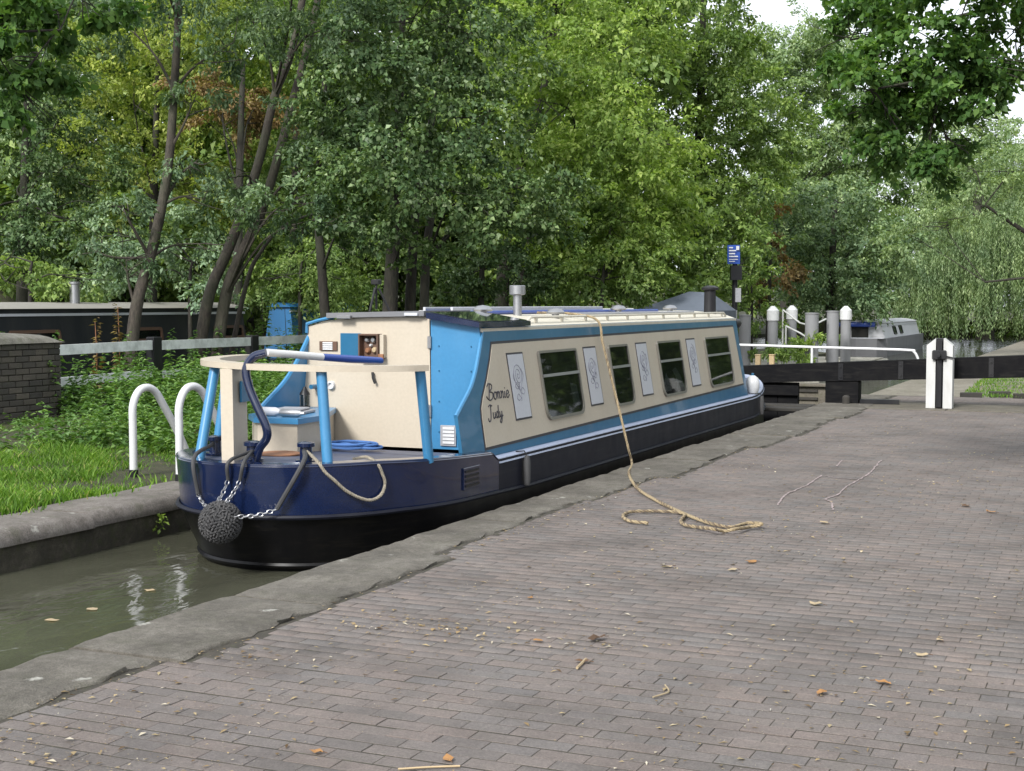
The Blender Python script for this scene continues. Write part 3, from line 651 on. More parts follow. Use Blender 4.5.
def wallbox(x0, x1, z0, z1, d0, d1, name, mat, parent=boat): return MB().box(x0, x1, YBH-d1, YBH-d0, z0, z1, bev=0.002).build(name, mat, parent)
v = wallbox(-6.26, -6.09, 1.150, 1.228, 0.0, 0.015, 'air_vent', 'brown_wood')
for k in range(4): wallbox(-6.225, -6.13, 1.156+k*0.0175, 1.169+k*0.0175, 0.0152, 0.021, 'vent_slat', 'white', v)
wallbox(-6.055, -5.86, 1.085, 1.298, 0.0, 0.014, 'cupboard_flap', 'blue_shaded')
cb = MB(); x0, x1, z0, z1 = -5.85, -5.665, 1.085, 1.295
cb.box(x0, x1, YBH-0.075, YBH-0.001, z0, z0+0.012).box(x0, x1, YBH-0.075, YBH-0.001, z1-0.012, z1).box(x0, x0+0.012, YBH-0.075, YBH-0.001, z0+0.0121, z1-0.0121).box(x1-0.012, x1, YBH-0.075, YBH-0.001, z0+0.0121, z1-0.0121).box(x0+0.0121, x1-0.0121, YBH-0.006, YBH-0.001, z0+0.0121, z1-0.0121)
cbo = cb.build('control_cupboard', 'brown_wood', boat)
for (dx, dz, r, mt) in [(0.055, 0.16, 0.024, 'steel'), (0.115, 0.16, 0.027, 'aluminium'), (0.06, 0.07, 0.025, 'rust'), (0.125, 0.075, 0.026, 'fallen_tan'), (0.09, 0.115, 0.012, 'white')]:
    MB().lathe([(r, 0), (r*0.95, -0.02), (r*0.6, -0.03)], (x0+dx, YBH-0.006, z0+dz), 10, 'y').build('gauge', mt, cbo, smooth=SM)
wallbox(-5.66, -5.625, 1.10, 1.29, 0.0, 0.05, 'open_flap', 'cream', cbo); wallbox(-5.665, -5.62, 1.085, 1.13, 0.05, 0.07, 'padlock', 'rust', cbo)
MB().lathe([(0.036, 0), (0.034, -0.03), (0.022, -0.032), (0.02, -0.012)], (-6.15, YBH, 0.86), 12, 'y').build('rear_socket', 'white', boat, smooth=SM)
MB().lathe([(0.02, 0), (0.02, -0.09)], (-6.30, YBH, 0.845), 10, 'y').build('pipe_stub', 'blue_shaded', boat, smooth=SM)
MB().tube([(-5.745, YBH-0.02, 0.975), (-5.735, YBH-0.03, 0.93), (-5.715, YBH-0.03, 0.885)], 0.012, 6).build('latch', 'black', boat)
# roof, hand rail, hatch, solar panel, vents, chimneys
rows = []
for y in (10.19, 12, 14, 16, 18.12):
    rows.append([(XC+t*(0.785 if t > 0 else 0.845), y, 1.345 + 0.085*(1-t*t) + (0.02 if abs(t) < .99 else 0)) for t in np.linspace(-1, 1, 13)])
rf = MB().strips(rows); rows2 = [[(p[0], p[1], p[2]-0.03) for p in r] for r in rows]; rf.strips(rows2)
for sgn in (0, -1): rf.strips([[r[sgn] for r in rows], [r[sgn] for r in rows2]])
rf.strips([rows[0], rows2[0]]); rf.strips([rows[-1], rows2[-1]])
roof = rf.build('roof', 'cream_roof', boat, smooth=SM)
MB().prism([(XC-0.78, 18.1, 1.345), (XC+0.78, 18.1, 1.345), (XC+0.93, 18.12, 0.34), (XC-0.93, 18.12, 0.34)], [(XC-0.78, 18.13, 1.345), (XC+0.78, 18.13, 1.345), (XC+0.93, 18.15, 0.34), (XC-0.93, 18.15, 0.34)]).build('front_bulkhead', 'blue_shaded', boat)
for sd in (1, -1):
    xr = XC+sd*0.70; h = MB().tube([(xr, 11.3, 1.385), (xr, 11.4, 1.425), (xr, 17.8, 1.425), (xr, 17.9, 1.385)], 0.013, 6).build('handrail', 'cream_roof', roof, smooth=SM)
    for k in range(11): MB().box(xr-0.012, xr+0.012, 11.5+k*0.62, 11.53+k*0.62, 1.37, 1.42).build('bracket', 'cream_roof', h)
hat = MB(); zt = 1.44
hat.prism([(XC-0.62, 10.12, 1.425), (XC+0.30, 10.12, 1.445), (XC+0.30, 10.12, 1.487), (XC-0.62, 10.12, 1.467)], [(XC-0.62, 11.0, 1.425), (XC+0.30, 11.0, 1.445), (XC+0.30, 11.0, 1.487), (XC-0.62, 11.0, 1.467)])
hatch = hat.build('sliding_hatch', 'grey_board', boat)
MB().box(-6.05, -5.92, 10.085, 10.118, 1.42, 1.447, bev=0.003).build('hatch_handle', 'steel', hatch)
MB().box(-5.42, -5.3, 10.10, 10.118, 1.445, 1.47, bev=0.003).build('hatch_label', 'panel_white', hatch)
sp = MB().prism([(-5.22, 10.10, 1.425), (-4.745, 10.10, 1.355), (-4.745, 10.10, 1.395), (-5.22, 10.10, 1.475)], [(-5.22, 11.15, 1.425), (-4.745, 11.15, 1.355), (-4.745, 11.15, 1.395), (-5.22, 11.15, 1.475)]).build('solar_panel', 'navy', boat)
MB().prism([(-5.2, 10.13, 1.474), (-4.77, 10.13, 1.4015), (-4.77, 11.12, 1.4015), (-5.2, 11.12, 1.474)], [(-5.2, 10.13, 1.478), (-4.77, 10.13, 1.4055), (-4.77, 11.12, 1.4055), (-5.2, 11.12, 1.478)]).build('solar_glass', 'solar', sp)
def zroof(x): return 1.345 + 0.085*(1-((x-XC)/0.785)**2) + 0.02
for (x, y) in [(-5.25, 11.25), (-5.0, 12.35), (-5.2, 14.7), (-5.2, 16.6)]:
    MB().lathe([(0.035, -0.02), (0.035, 0.035), (0.085, 0.04), (0.09, 0.055), (0.06, 0.085), (0.0, 0.095)], (x, y, zroof(x)), 14).build('mushroom_vent', 'aluminium', boat, smooth=SM)
c = MB().lathe([(0.04, -0.03), (0.04, 0.20)], (-5.22, 11.95, zroof(-5.2)), 14).build('flue', 'aluminium', boat, smooth=SM)
MB().lathe([(0.052, 0.19), (0.075, 0.2), (0.075, 0.275), (0.07, 0.28), (0.0, 0.281)], (-5.22, 11.95, zroof(-5.2)), 16).build('flue_cap', 'aluminium', c, smooth=SM)
c = MB().lathe([(0.085, -0.02), (0.08, 0.02), (0.075, 0.30)], (-5.06, 17.9, zroof(-5.06)), 14).build('chimney', 'black', boat, smooth=SM)
MB().lathe([(0.10, 0.30), (0.115, 0.31), (0.115, 0.335), (0.06, 0.36), (0.0, 0.365)], (-5.06, 17.9, zroof(-5.06)), 14).build('chimney_cap', 'black', c, smooth=SM)
hl = onx(743, 327, -4.72); MB().lathe([(0.0, -0.08), (0.05, -0.075), (0.065, 0.0), (0.065, 0.09), (0.05, 0.1), (0, 0.101)], (-4.80, 18.2, 1.28), 12, 'y').build('headlamp', 'black', boat, smooth=SM)
MB().box(-4.83, -4.79, 18.13, 18.2, 1.19, 1.22).build('lamp_bracket', 'black', boat)
# front deck boards and white bow fender boat carries
# engine louvre in the navy stern band, dollies
xo = XC+BEAM
lv = MB().box(xo-0.004, xo+0.010, 9.30, 9.58, 0.16, 0.325, bev=0.003).build('engine_vent', 'navy', boat)
for k in range(4): MB().box(xo+0.0102, xo+0.017, 9.325, 9.555, 0.18+k*0.036, 0.198+k*0.036).build('vent_slot', 'black', lv)
for (x, y) in [(-5.22, 8.28), (-5.60, 8.19), (-6.08, 8.42)]:
    zb = gz(y)-0.01; MB().lathe([(0.075, 0), (0.075, 0.012), (0.045, 0.016), (0.042, 0.10), (0.062, 0.105), (0.062, 0.13), (0.04, 0.138), (0, 0.139)], (x, y, zb), 14).build('mooring_dolly', 'navy', boat, smooth=SM)
# taffrail: flat cream rail on blue posts
rp = [(-4.53, 8.72), (-4.62, 8.55), (-4.78, 8.38), (-5.0, 8.25), (-5.3, 8.17), (-5.6, 8.18), (-5.9, 8.28), (-6.12, 8.44), (-6.28, 8.66), (-6.38, 8.92), (-6.42, 9.2), (-6.42, 9.35)]
rp = crom([(x, y, 1.075+0.012*(x+4.4)*-1) for x, y in rp], 5); Lr, Rr = [], []
for i, p in enumerate(rp):
    t = rp[min(i+1, len(rp)-1)]-rp[max(i-1, 0)]; nn = np.array([-t[1], t[0], 0]); nn /= np.linalg.norm(nn); Lr.append(p+nn*0.07); Rr.append(p-nn*0.07)
up = np.array([0, 0, 0.042])
m = MB().strips([Lr, Rr, [p+up for p in Rr], [p+up for p in Lr], Lr])
n_ = len(Lr); m.f.append((0, n_, 2*n_, 3*n_)); m.f.append((n_-1, 2*n_-1, 3*n_-1, 4*n_-1))
rail = m.build('taffrail', 'cream', boat, smooth=rad(50))
for (bx, by, tx, ty) in [(-4.57, 8.88, -4.535, 8.68), (-4.99, 8.19, -5.06, 8.23), (-6.03, 8.16, -6.03, 8.36), (-6.40, 8.88, -6.33, 8.95)]:
    MB().tube([(bx, by, gz(by)-0.02), (tx, ty, 1.085)], 0.037, 12).build('rail_post', 'blue', rail, smooth=SM)
# cream rudder box, locker, tiller
bxm = MB().prism([(-5.81, 8.12, 0.44), (-5.715, 8.13, 0.44), (-5.755, 8.36, 0.44), (-5.85, 8.35, 0.44)], [(-5.83, 8.14, 1.09), (-5.735, 8.15, 1.09), (-5.775, 8.38, 1.09), (-5.87, 8.37, 1.09)]).build('rail_support', 'cream', boat)
pf = ony(266, 390, 8.25); MB().box(-5.752, -5.735, 8.24, 8.42, 0.85, 1.0, rz=0.16, bev=0.003).build('switch_box', 'blue_shaded', bxm)
lk = [(-6.42, 10.15), (-6.36, 9.30), (-6.14, 9.05), (-5.78, 9.05), (-5.80, 9.42), (-6.12, 10.15)]
lock = MB().prism([(x, y, 0.36) for x, y in lk], [(x, y, 0.63) for x, y in lk]).build('stern_locker', 'cream', boat)
lk2 = [(-6.44, 10.155), (-6.38, 9.28), (-6.155, 9.02), (-5.755, 9.02), (-5.77, 9.43), (-6.10, 10.155)]
MB().prism([(x, y, 0.631) for x, y in lk2], [(x, y, 0.672) for x, y in lk2]).build('locker_lid', 'blue', lock)
tp = [(-5.55, 8.15, 0.44), (-5.50, 8.13, 0.545), (-5.435, 8.12, 0.62), (-5.432, 8.11, 0.70), (-5.50, 8.11, 0.83), (-5.575, 8.12, 0.97), (-5.605, 8.13, 1.09), (-5.56, 8.15, 1.175), (-5.46, 8.17, 1.208)]
tl = MB().tube(crom(tp, 7), 0.030, 12).build('tiller', 'navy', boat, smooth=SM)
MB().tube([(-5.462, 8.17, 1.208), (-5.38, 8.42, 1.185), (-5.31, 8.65, 1.162)], 0.027, 12).build('tiller_sleeve', 'white', tl, smooth=SM)
MB().tube([(-5.311, 8.648, 1.162), (-5.28, 9.0, 1.135), (-5.26, 9.42, 1.108)], [0.026, 0.029, 0.026], 12).build('tiller_grip', 'blue_plastic', tl, smooth=SM)
# bow: deck board, cleat
MB().lathe([(0.04, 0), (0.04, 0.12), (0.07, 0.13), (0.07, 0.15), (0, 0.151)], (XC, 20.1, gz(20.1)-0.02), 12).build('bow_stud', 'black', boat, smooth=SM)

# ---- loose things on and about the narrowboat
def ball(c, r, name, mat, bump=0.012, **t):
    bm = bmesh.new(); bmesh.ops.create_icosphere(bm, subdivisions=4, radius=r)
    m = MB(); bm.verts.ensure_lookup_table()
    for v_ in bm.verts:
        q = v_.co.normalized(); a = math.atan2(q.y, q.x); h = math.asin(max(-1, min(1, q.z)))
        k = abs(math.sin(a*9+h*7))*abs(math.sin(a*9-h*9)) ; v_.co = q*(r - bump + bump*2*k + random.uniform(-.002, .002))
    m.add([Vector(c)+v_.co for v_ in bm.verts], [tuple(v_.index for v_ in fc.verts) for fc in bm.faces]); bm.free()
    return m
fc = onx(226, 522, -5.55); FC = np.array([-5.54, 7.72, fc[2]+0.01])
fend = empty('stern_fender', (FC[0], FC[1], FC[2]-0.14), 'round dark knotted rope fender hung on chains below the navy stern', 'fender')
ball(FC, 0.135, 'ball', None).build('rope_ball', 'fender_rope', fend, smooth=rad(25))
def knots(C, r, n=420):
    m = MB(); g = math.pi*(3-math.sqrt(5))
    for i in range(n):
        z = 1-2*(i+.5)/n; a = g*i; q = np.array([math.sqrt(1-z*z)*math.cos(a), math.sqrt(1-z*z)*math.sin(a), z])
        t = np.cross(q, np.array([random.uniform(-1, 1), random.uniform(-1, 1), random.uniform(-1, 1)])); t /= np.linalg.norm(t)
        m.tube([C+q*r*0.98-t*0.016, C+q*(r*1.03), C+q*r*0.98+t*0.016], [0.006, 0.0085, 0.006], 5)
    return m
knots(FC, 0.137).build('knot_cover', 'fender_rope', fend, smooth=SM)
def chain(a, b, parent, sag=0.02, lk_=0.042):
    a, b = np.array(a, float), np.array(b, float); n = max(2, int(np.linalg.norm(b-a)/(lk_*0.72))); T = (b-a)/np.linalg.norm(b-a)
    u = np.cross(T, [0.3, 0.8, 0.1]); u /= np.linalg.norm(u); w = np.cross(T, u); m = MB()
    for i in range(n):
        t = (i+.5)/n; c_ = a+(b-a)*t - np.array([0, 0, sag*4*t*(1-t)]); sd = u if i % 2 else w
        P = [c_+T*lk_*0.5*math.cos(q)+sd*0.013*math.sin(q) for q in np.linspace(0, 2*math.pi, 9)]
        m.tube(P, 0.0042, 5, caps=False)
    return m.build('chain', 'steel', parent, smooth=SM)
def hose(a, b, parent, r=0.016, mid=None):
    return MB().tube(crom([a] + ([mid] if mid else []) + [b], 8), r, 8).build('hose_sleeve', 'rubber', parent, smooth=SM)
def hw_at(y):
    if y <= oA[0][1]: return 0.0
    for (w0, y0_), (w1, y1_) in zip(oA, oA[1:]):
        if y0_ <= y <= y1_: return w0 + (w1-w0)*(y-y0_)/(y1_-y0_+1e-9)
    return BEAM
def onhull(x, y, off=0.02):
    """first point of the stern side met along a sight line"""
    for d in np.arange(6.5, 13, 0.01):
        p = atd(x, y, d)
        if p[1] > oA[0][1] and abs(p[0]-XC) < hw_at(p[1]): return tuple(atd(x, y, d-off))
    return tuple(p)
for (stud, e0_, e1_, attach, rr2) in [((-5.22, 8.26, 0.53), (303, 471), (277, 509), (0.12, -0.02, 0.05), 0.017), ((-6.08, 8.40, 0.53), (194, 464), (198, 494), (-0.12, 0.03, 0.09), 0.015),
                                    ((-5.59, 8.17, 0.52), (229, 468), (228, 480), (-0.03, 0.0, 0.13), 0.013), ((-5.58, 8.16, 0.52), (244, 468), (240, 480), (0.03, 0.0, 0.125), 0.013)]:
    a_, b_ = onhull(*e0_, 0.03), onhull(*e1_, 0.03)
    hose(stud, b_, fend, rr2, mid=(a_[0], a_[1], max(a_[2], gz(8)+0.02))); chain(b_, tuple(FC+np.array(attach)), fend)
pl = [(-5.22, 8.28, 0.51), (-5.17, 8.22, 0.525), tuple(np.array(onhull(316, 464, 0.0))+[0, .02, .015]), onhull(325, 472), onhull(334, 480), onhull(348, 492), onhull(367, 500), onhull(380, 496), onhull(385, 484), onhull(382, 473), tuple(np.array(onhull(376, 467, 0.0))+[0, .02, .02]), (-4.86, 8.50, 0.475), (-5.0, 8.55, 0.45)]
helix_rope(crom(pl, 8), 0.012, 0.05, 0.010).build('stern_line', 'rope_grey', smooth=SM, label='short grey rope looped over the side of the navy stern', cat='rope')
# blue rope heap on deck
rr_ = random.Random(3); pts = []
for i in range(60):
    a = i*0.55; q = 0.06+0.11*abs(math.sin(i*0.37)); pts.append((-5.62+q*1.5*math.cos(a)+0.05*math.sin(i*.21), 9.55+q*math.sin(a), gz(9.5)+0.0+0.0007*i+0.008*rr_.random()))
MB().tube(crom(pts, 4), 0.011, 5).build('deck_rope', 'rope_blue', smooth=SM, label='loose heap of thin blue rope on the stern deck', cat='rope')
# things on the locker: tray, two pale bottles, lantern
lt = 0.673
tr = MB().box(-6.24, -5.95, 9.28, 9.62, lt, lt+0.025, rz=0.2, bev=0.006).box(-6.20, -5.98, 9.32, 9.58, lt+0.0255, lt+0.045, rz=0.2, bev=0.008).build('folded_sheet', 'grey_paint', label='folded grey plastic sheet lying on the blue locker lid', cat='sheet')
for k, (x, y, r) in enumerate([(-6.10, 9.17, 0.035), (-5.88, 9.14, 0.032)]):
    MB().lathe([(0.0, -0.11), (r*0.8, -0.108), (r, -0.09), (r, 0.05), (r*0.5, 0.085), (r*0.4, 0.11), (0, 0.111)], (x, y, lt+r), 12, 'x').build('bottle', 'panel_white' if k == 0 else 'steel', smooth=SM, label=['pale white bottle lying on the front of the blue locker', 'silver bottle lying on the blue locker near the rail post'][k], cat='bottle')
ln = empty('lantern', (-6.28, 9.95, lt), 'small black and glass lantern standing on the locker by the cream bulkhead', 'lantern')
MB().lathe([(0.045, 0), (0.045, 0.02), (0.03, 0.025)], (-6.28, 9.95, lt), 12).build('base', 'black', ln, smooth=SM)
MB().lathe([(0.033, 0.026), (0.036, 0.07), (0.033, 0.115)], (-6.28, 9.95, lt), 12).build('glass', 'window_glass', ln, smooth=SM)
for k in range(4): a = k*math.pi/2+.4; MB().tube([(-6.28+0.038*math.cos(a), 9.95+0.038*math.sin(a), lt+0.02), (-6.28+0.038*math.cos(a), 9.95+0.038*math.sin(a), lt+0.12)], 0.004, 5).build('bar', 'steel', ln)
MB().lathe([(0.045, 0.116), (0.04, 0.13), (0.02, 0.16), (0.012, 0.18), (0, 0.181)], (-6.28, 9.95, lt), 12).build('cap', 'black', ln, smooth=SM)
MB().lathe([(0.16, 0), (0.165, 0.012), (0.15, 0.018), (0, 0.02)], (-5.75, 8.75, gz(8.75)-0.017), 14).build('rusty_plate', 'rust', label='flat rusty round plate on the deck beside the tiller', cat='plate')
# tripod on the hatch
tb = (-5.93, 10.55, 1.477)
tri = empty('tripod', tb, 'small black camera tripod standing on the roof hatch', 'tripod')
for k in range(3):
    a = 0.5+k*2.09; MB().tube([(tb[0]+0.115*math.cos(a), tb[1]+0.115*math.sin(a), tb[2]), (tb[0]+0.02*math.cos(a), tb[1]+0.02*math.sin(a), tb[2]+0.20)], [0.008, 0.011], 6).build('leg', 'black', tri)
MB().tube([(tb[0], tb[1], tb[2]+0.02), (tb[0], tb[1], tb[2]+0.23)], 0.010, 8).build('centre_column', 'black', tri)
MB().box(tb[0]-0.035, tb[0]+0.035, tb[1]-0.03, tb[1]+0.03, tb[2]+0.231, tb[2]+0.275, bev=0.006).build('head', 'black', tri)
# planks and poles along the roof
def roofpole(x0, y0, x1, y1, r, mat, label, name='boat_pole', dz=0.0):
    MB().tube([(x0, y0, zroof(x0)+r+dz), (x1, y1, zroof(x1)+r+dz)], r, 8).build(name, mat, smooth=SM, label=label, cat='pole')
gp = empty('gangplank', (-5.5, 12.6, zroof(-5.5)), 'navy gangplank with pale edges lying along the cabin roof', 'plank')
MB().box(-5.66, -5.42, 11.05, 14.6, zroof(-5.5)+0.012, zroof(-5.5)+0.05, rz=-0.03, bev=0.004).build('board', 'navy_deck', gp)
for dx in (-5.68, -5.41): MB().box(dx-0.012, dx+0.012, 11.06, 14.59, zroof(-5.5)+0.004, zroof(-5.5)+0.064, rz=-0.03, bev=0.003).build('edge_rail', 'panel_white', gp)
roofpole(-5.36, 11.2, -5.30, 16.4, 0.018, 'blue_plastic', 'thin blue pole lying beside the gangplank on the roof')
roofpole(-5.80, 11.1, -5.82, 17.0, 0.022, 'white_worn', 'white pole lying on the far side of the cabin roof')
roofpole(-5.1, 12.9, -5.08, 17.2, 0.016, 'grey_paint', 'grey pole lying nearest the roof handrail')
# rope fenders on the near side, white bow buoy
for (y, lab) in [(10.42, 'thin black side fender hanging by the curved cream panel end'), (18.35, 'black side fender hanging by the bow')]:
    e = empty('side_fender', (xo+0.05, y, 0.02), lab, 'fender')
    MB().lathe([(0.0, 0), (0.025, 0.01), (0.03, 0.05), (0.03, 0.2), (0.02, 0.25), (0.0, 0.255)], (xo+0.04, y, 0.06), 10).build('body', 'rubber', e, smooth=SM)
    MB().tube([(xo+0.04, y, 0.30), (xo+0.015, y, gz(y)+0.02), (xo-0.06, y, gz(y)+0.012)], 0.006, 5).build('lanyard', 'black', e)
bz = onx(753, 383, -4.58)
bu = empty('white_buoy', (-4.60, 18.42, gz(18.4)), 'white plastic buoy on the gunwale at the bow', 'buoy')
MB().lathe([(0.0, 0.0), (0.07, 0.01), (0.09, 0.06), (0.095, 0.14), (0.075, 0.21), (0.03, 0.245), (0, 0.25)], (-4.61, 18.42, gz(18.4)+0.008), 14).build('body', 'white', bu, smooth=SM)
MB().lathe([(0.02, 0.245), (0.02, 0.275), (0, 0.28)], (-4.61, 18.42, gz(18.4)+0.008), 8).build('eye', 'blue_shaded', bu, smooth=SM)
# the tan centre line: roof -> over the side -> curled on the bricks
a0 = onx(597, 317, -4.745); e0 = onz(632, 464, 0.012)
air = []
for t in np.linspace(0, 1, 9):
    p = np.array([-4.745, a0[1], 1.385])*(1-t) + np.array(e0)*t; p = p + np.array([0.03, 0, -0.10])*math.sin(math.pi*t); air.append(p)
gp_ = [(629, 474), (638, 488.6), (654, 499), (671, 507.6), (690, 516), (706.5, 522), (722, 526), (733, 527), (748, 523), (762, 524), (750, 527), (735, 529), (724, 531), (714, 529), (698, 527), (686, 525), (681, 521), (685, 515), (680, 512.5), (668, 511.5), (648, 511), (630, 512), (623, 516), (630, 521), (648, 523)]
quayp = [onz(x, y, 0.016 + (0.02 if 8 < i < 15 else 0)*(i % 2)) for i, (x, y) in enumerate(gp_)]
rp_ = [(-5.25, a0[1]-0.3, zroof(-5.25)+0.02), (-5.0, a0[1]-0.1, zroof(-5.0)+0.04)] + air + quayp
helix_rope(crom(rp_, 8), 0.0125, 0.075, 0.012).build('mooring_rope', 'rope_tan', smooth=SM, label='tan twisted rope from the cabin roof to the brick quay, ending in curls', cat='rope')

# ================================================================== LOCK GATE AND ITS FURNITURE
GY = 21.9
gate = empty('lock_gate', (-5.5, GY, WZ), 'black timber lock gate with long balance beam reaching over the quay', 'lock gate')
def bz_(x, a, b): return a + (b-a)*(x+5.4)/4.0
xs = (-6.9, -5.4, -4.0, -2.6, -1.4, 0.5, 2.2)
T0 = [(x, GY-0.16, bz_(x, 0.565, 0.785)) for x in xs]; B0 = [(x, GY-0.16, bz_(x, 0.295, 0.46)) for x in xs]
T1 = [(x, GY+0.16, z) for x, _, z in T0]; B1 = [(x, GY+0.16, z) for x, _, z in B0]
m = MB().strips([B0, T0, T1, B1, B0]); n_ = len(xs); m.f += [(0, n_, 2*n_, 3*n_), (n_-1, 2*n_-1, 3*n_-1, 4*n_-1)]
bm_ = m.build('balance_beam', 'beam_black', gate)
for x in (-4.1, -3.2, -1.9): MB().box(x, x+0.07, GY-0.168, GY-0.1602, bz_(x, 0.30, 0.465)+0.01, bz_(x, 0.56, 0.78)-0.01).lathe([(0.018, 0), (0.015, -0.012)], (x+0.035, GY-0.168, bz_(x, 0.36, 0.52)), 6, 'y').lathe([(0.018, 0), (0.015, -0.012)], (x+0.035, GY-0.168, bz_(x, 0.50, 0.70)), 6, 'y').build('iron_strap', 'black', bm_)
for k in range(7):
    x = -6.98 + k*0.32; MB().box(x, x+0.313, GY-0.06, GY+0.06, -1.1, 0.30, bev=0.006).build('gate_plank', 'beam_black', gate)
MB().box(-6.99, -4.72, GY-0.13, GY-0.061, 0.10, 0.26, bev=0.01).build('gate_rail', 'beam_black', gate)
MB().box(-6.99, -4.40, GY-0.75, GY-0.35, -0.06, -0.005, bev=0.01).build('walkway_plank', 'gate_wood', gate)
MB().box(-6.99, -4.40, GY-1.10, GY-0.76, -0.075, -0.02, bev=0.01).build('walkway_plank', 'gate_wood', gate)
MB().box(-4.30, -3.80, GY-0.14, GY+0.14, -0.01, 0.36, bev=0.02).build('heel_post', 'beam_black', gate)
MB().box(-3.78, -3.2, GY-0.10, GY+0.02, 0.0, 0.075, rz=0.1, bev=0.01).build('anchor_iron', 'black', gate)
MB().lathe([(0.06, 0), (0.06, 0.12), (0.03, 0.15), (0, 0.151)], (-3.95, GY-0.3, -0.005), 10).build('anchor_pin', 'gate_wood', gate, smooth=SM)
p0, p1 = ony(742, 345, GY+0.1), ony(905, 350, GY+0.1)
hr = crom([tuple(p0-np.array([1.2, 0, -0.01])), tuple(p0), tuple((p0+p1)/2), tuple(p1), tuple(ony(914, 352, GY+.1)), tuple(ony(918, 359, GY+.1)), tuple(ony(918.5, 365, GY+.1))], 8)
hrail = MB().tube(hr, 0.020, 8).build('gate_handrail', 'white', gate, smooth=SM)
q0 = ony(812, 347, GY+0.1); MB().tube([tuple(q0), (q0[0], q0[1], bz_(q0[0], 0.56, 0.78)-0.01)], 0.020, 8).build('handrail_post', 'white', hrail, smooth=SM)
# paddle post
PP = np.array([-2.55, 21.42, 0.0])
post = empty('paddle_post', PP, 'white timber paddle post with black iron rack down its middle', 'paddle post')
def pointed(x0, x1, y0, y1, zl, zr): return [[(x0, y, 0.005), (x1, y, 0.005), (x1, y, zr), (x0, y, zl)] for y in (y0, y1)]
for (x0, x1, zl, zr) in [(-2.735, -2.605, 0.93, 1.035), (-2.495, -2.365, 1.035, 0.93)]:
    A_, B_ = pointed(x0, x1, 21.30, 21.52, zl, zr); MB().prism(A_, B_).build('post_board', 'white_worn', post)
MB().box(-2.60, -2.50, 21.34, 21.50, 0.005, 1.03, bev=0.005).build('rack_board', 'black', post)
MB().box(-2.585, -2.515, 21.275, 21.339, 0.02, 1.0).build('rack', 'black', post)
MB().box(-2.65, -2.45, 21.24, 21.3, 0.72, 0.86, bev=0.015).build('gear_case', 'black', post)
MB().lathe([(0.03, 0), (0.03, -0.09), (0.0, -0.091)], (-2.55, 21.24, 0.79), 10, 'y').build('spindle', 'black', post, smooth=SM)
MB().tube([(-2.45, 21.27, 0.77), (-2.33, 21.27, 0.745)], 0.012, 6).build('pawl', 'black', post)
# concrete pier with slots beyond the gate
cp = empty('concrete_pier', (-5.3, 25.4, WZ), 'mossy concrete wing wall with dark slots seen below the balance beam', 'wall')
MB().box(-5.75, -4.92, 24.9, 26.2, -1.2, 0.06, bev=0.02).build('block', 'slab', cp)
for z in (-0.03, -0.17): MB().box(-5.45, -5.05, 24.86, 24.899, z, z+0.045).build('slot', 'gate_wood', cp)
MB().box(-5.85, -4.85, 24.82, 25.2, 0.065, 0.12, bev=0.01).build('cap_slab', 'slab', cp)
# ---- landing stage with piles beyond the gate
ls = empty('landing_stage', (-7.5, 32, WZ), 'low concrete landing stage among the grey piles beyond the gate', 'landing stage')
MB().box(-8.8, -5.7, 28.2, 37, -1.2, 0.12, bev=0.03).build('platform', 'concrete', ls)
for k in range(9): MB().box(-8.7, -5.8, 28.3+k*0.95, 29.22+k*0.95, 0.121, 0.15, bev=0.006).build('deck_slab', 'concrete', ls)
GRP = 'mooring piles of the landing stage'
def pile(px, ytop, d, r, cap, label):
    t = atd(px, ytop, d); e = empty('mooring_pile', (t[0], t[1], 0.15), label, 'pile', GRP); h = t[2]
    MB().lathe([(r, 0.0), (r, h-0.15-(0.30 if cap else 0))], (t[0], t[1], 0.15), 16).build('shaft', 'pile_grey', e, smooth=SM)
    if cap: MB().lathe([(r+0.02, h-0.47), (r+0.02, h-0.25), (r*0.35, h-0.15), (0, h-0.149)], (t[0], t[1], 0.15), 16).build('cap', 'white', e, smooth=SM)
    else: MB().lathe([(r+0.012, h-0.17), (r+0.012, h-0.145), (0, h-0.14)], (t[0], t[1], 0.15), 16).build('top_plate', 'pile_grey', e, smooth=SM)
pile(745, 315, 30.5, 0.13, False, 'flat topped grey pile just behind the front of the cabin roof')
pile(773, 306, 31, 0.115, True, 'white capped grey pile, leftmost of the three with caps')
pile(792, 305.5, 33, 0.115, True, 'white capped grey pile, middle of the three with caps')
pile(812, 313, 31, 0.15, False, 'thick grey pile with flat dark top between two white capped piles')
pile(833, 311, 32, 0.14, False, 'thick flat topped grey pile touching the rightmost capped pile')
pile(846, 306, 33, 0.12, True, 'white capped grey pile, rightmost of the three with caps')
def rail2(pts, label):
    e = empty('stage_railing', tuple(atd(pts[0][0], pts[0][1], pts[0][2])*[1, 1, 0]+np.array([0, 0, .15])), label, 'railing')
    for i in range(len(pts)-1): MB().tube([tuple(atd(*pts[i])), tuple(atd(*pts[i+1]))], 0.02, 6).build('bar', 'white_worn', e)
    a = atd(*pts[0]); MB().tube([(a[0], a[1], 0.15), tuple(a)], 0.02, 6).build('bar_post', 'white_worn', e)
rail2([(783, 310, 32.5), (800, 323, 32), (812, 326, 31.3), (826, 319, 31.8)], 'thin white sloping railing strung between the grey piles')
rail2([(786, 326, 32.2), (800, 333, 31.8), (812, 341, 31.2)], 'lower white sloping railing beside the capped piles')
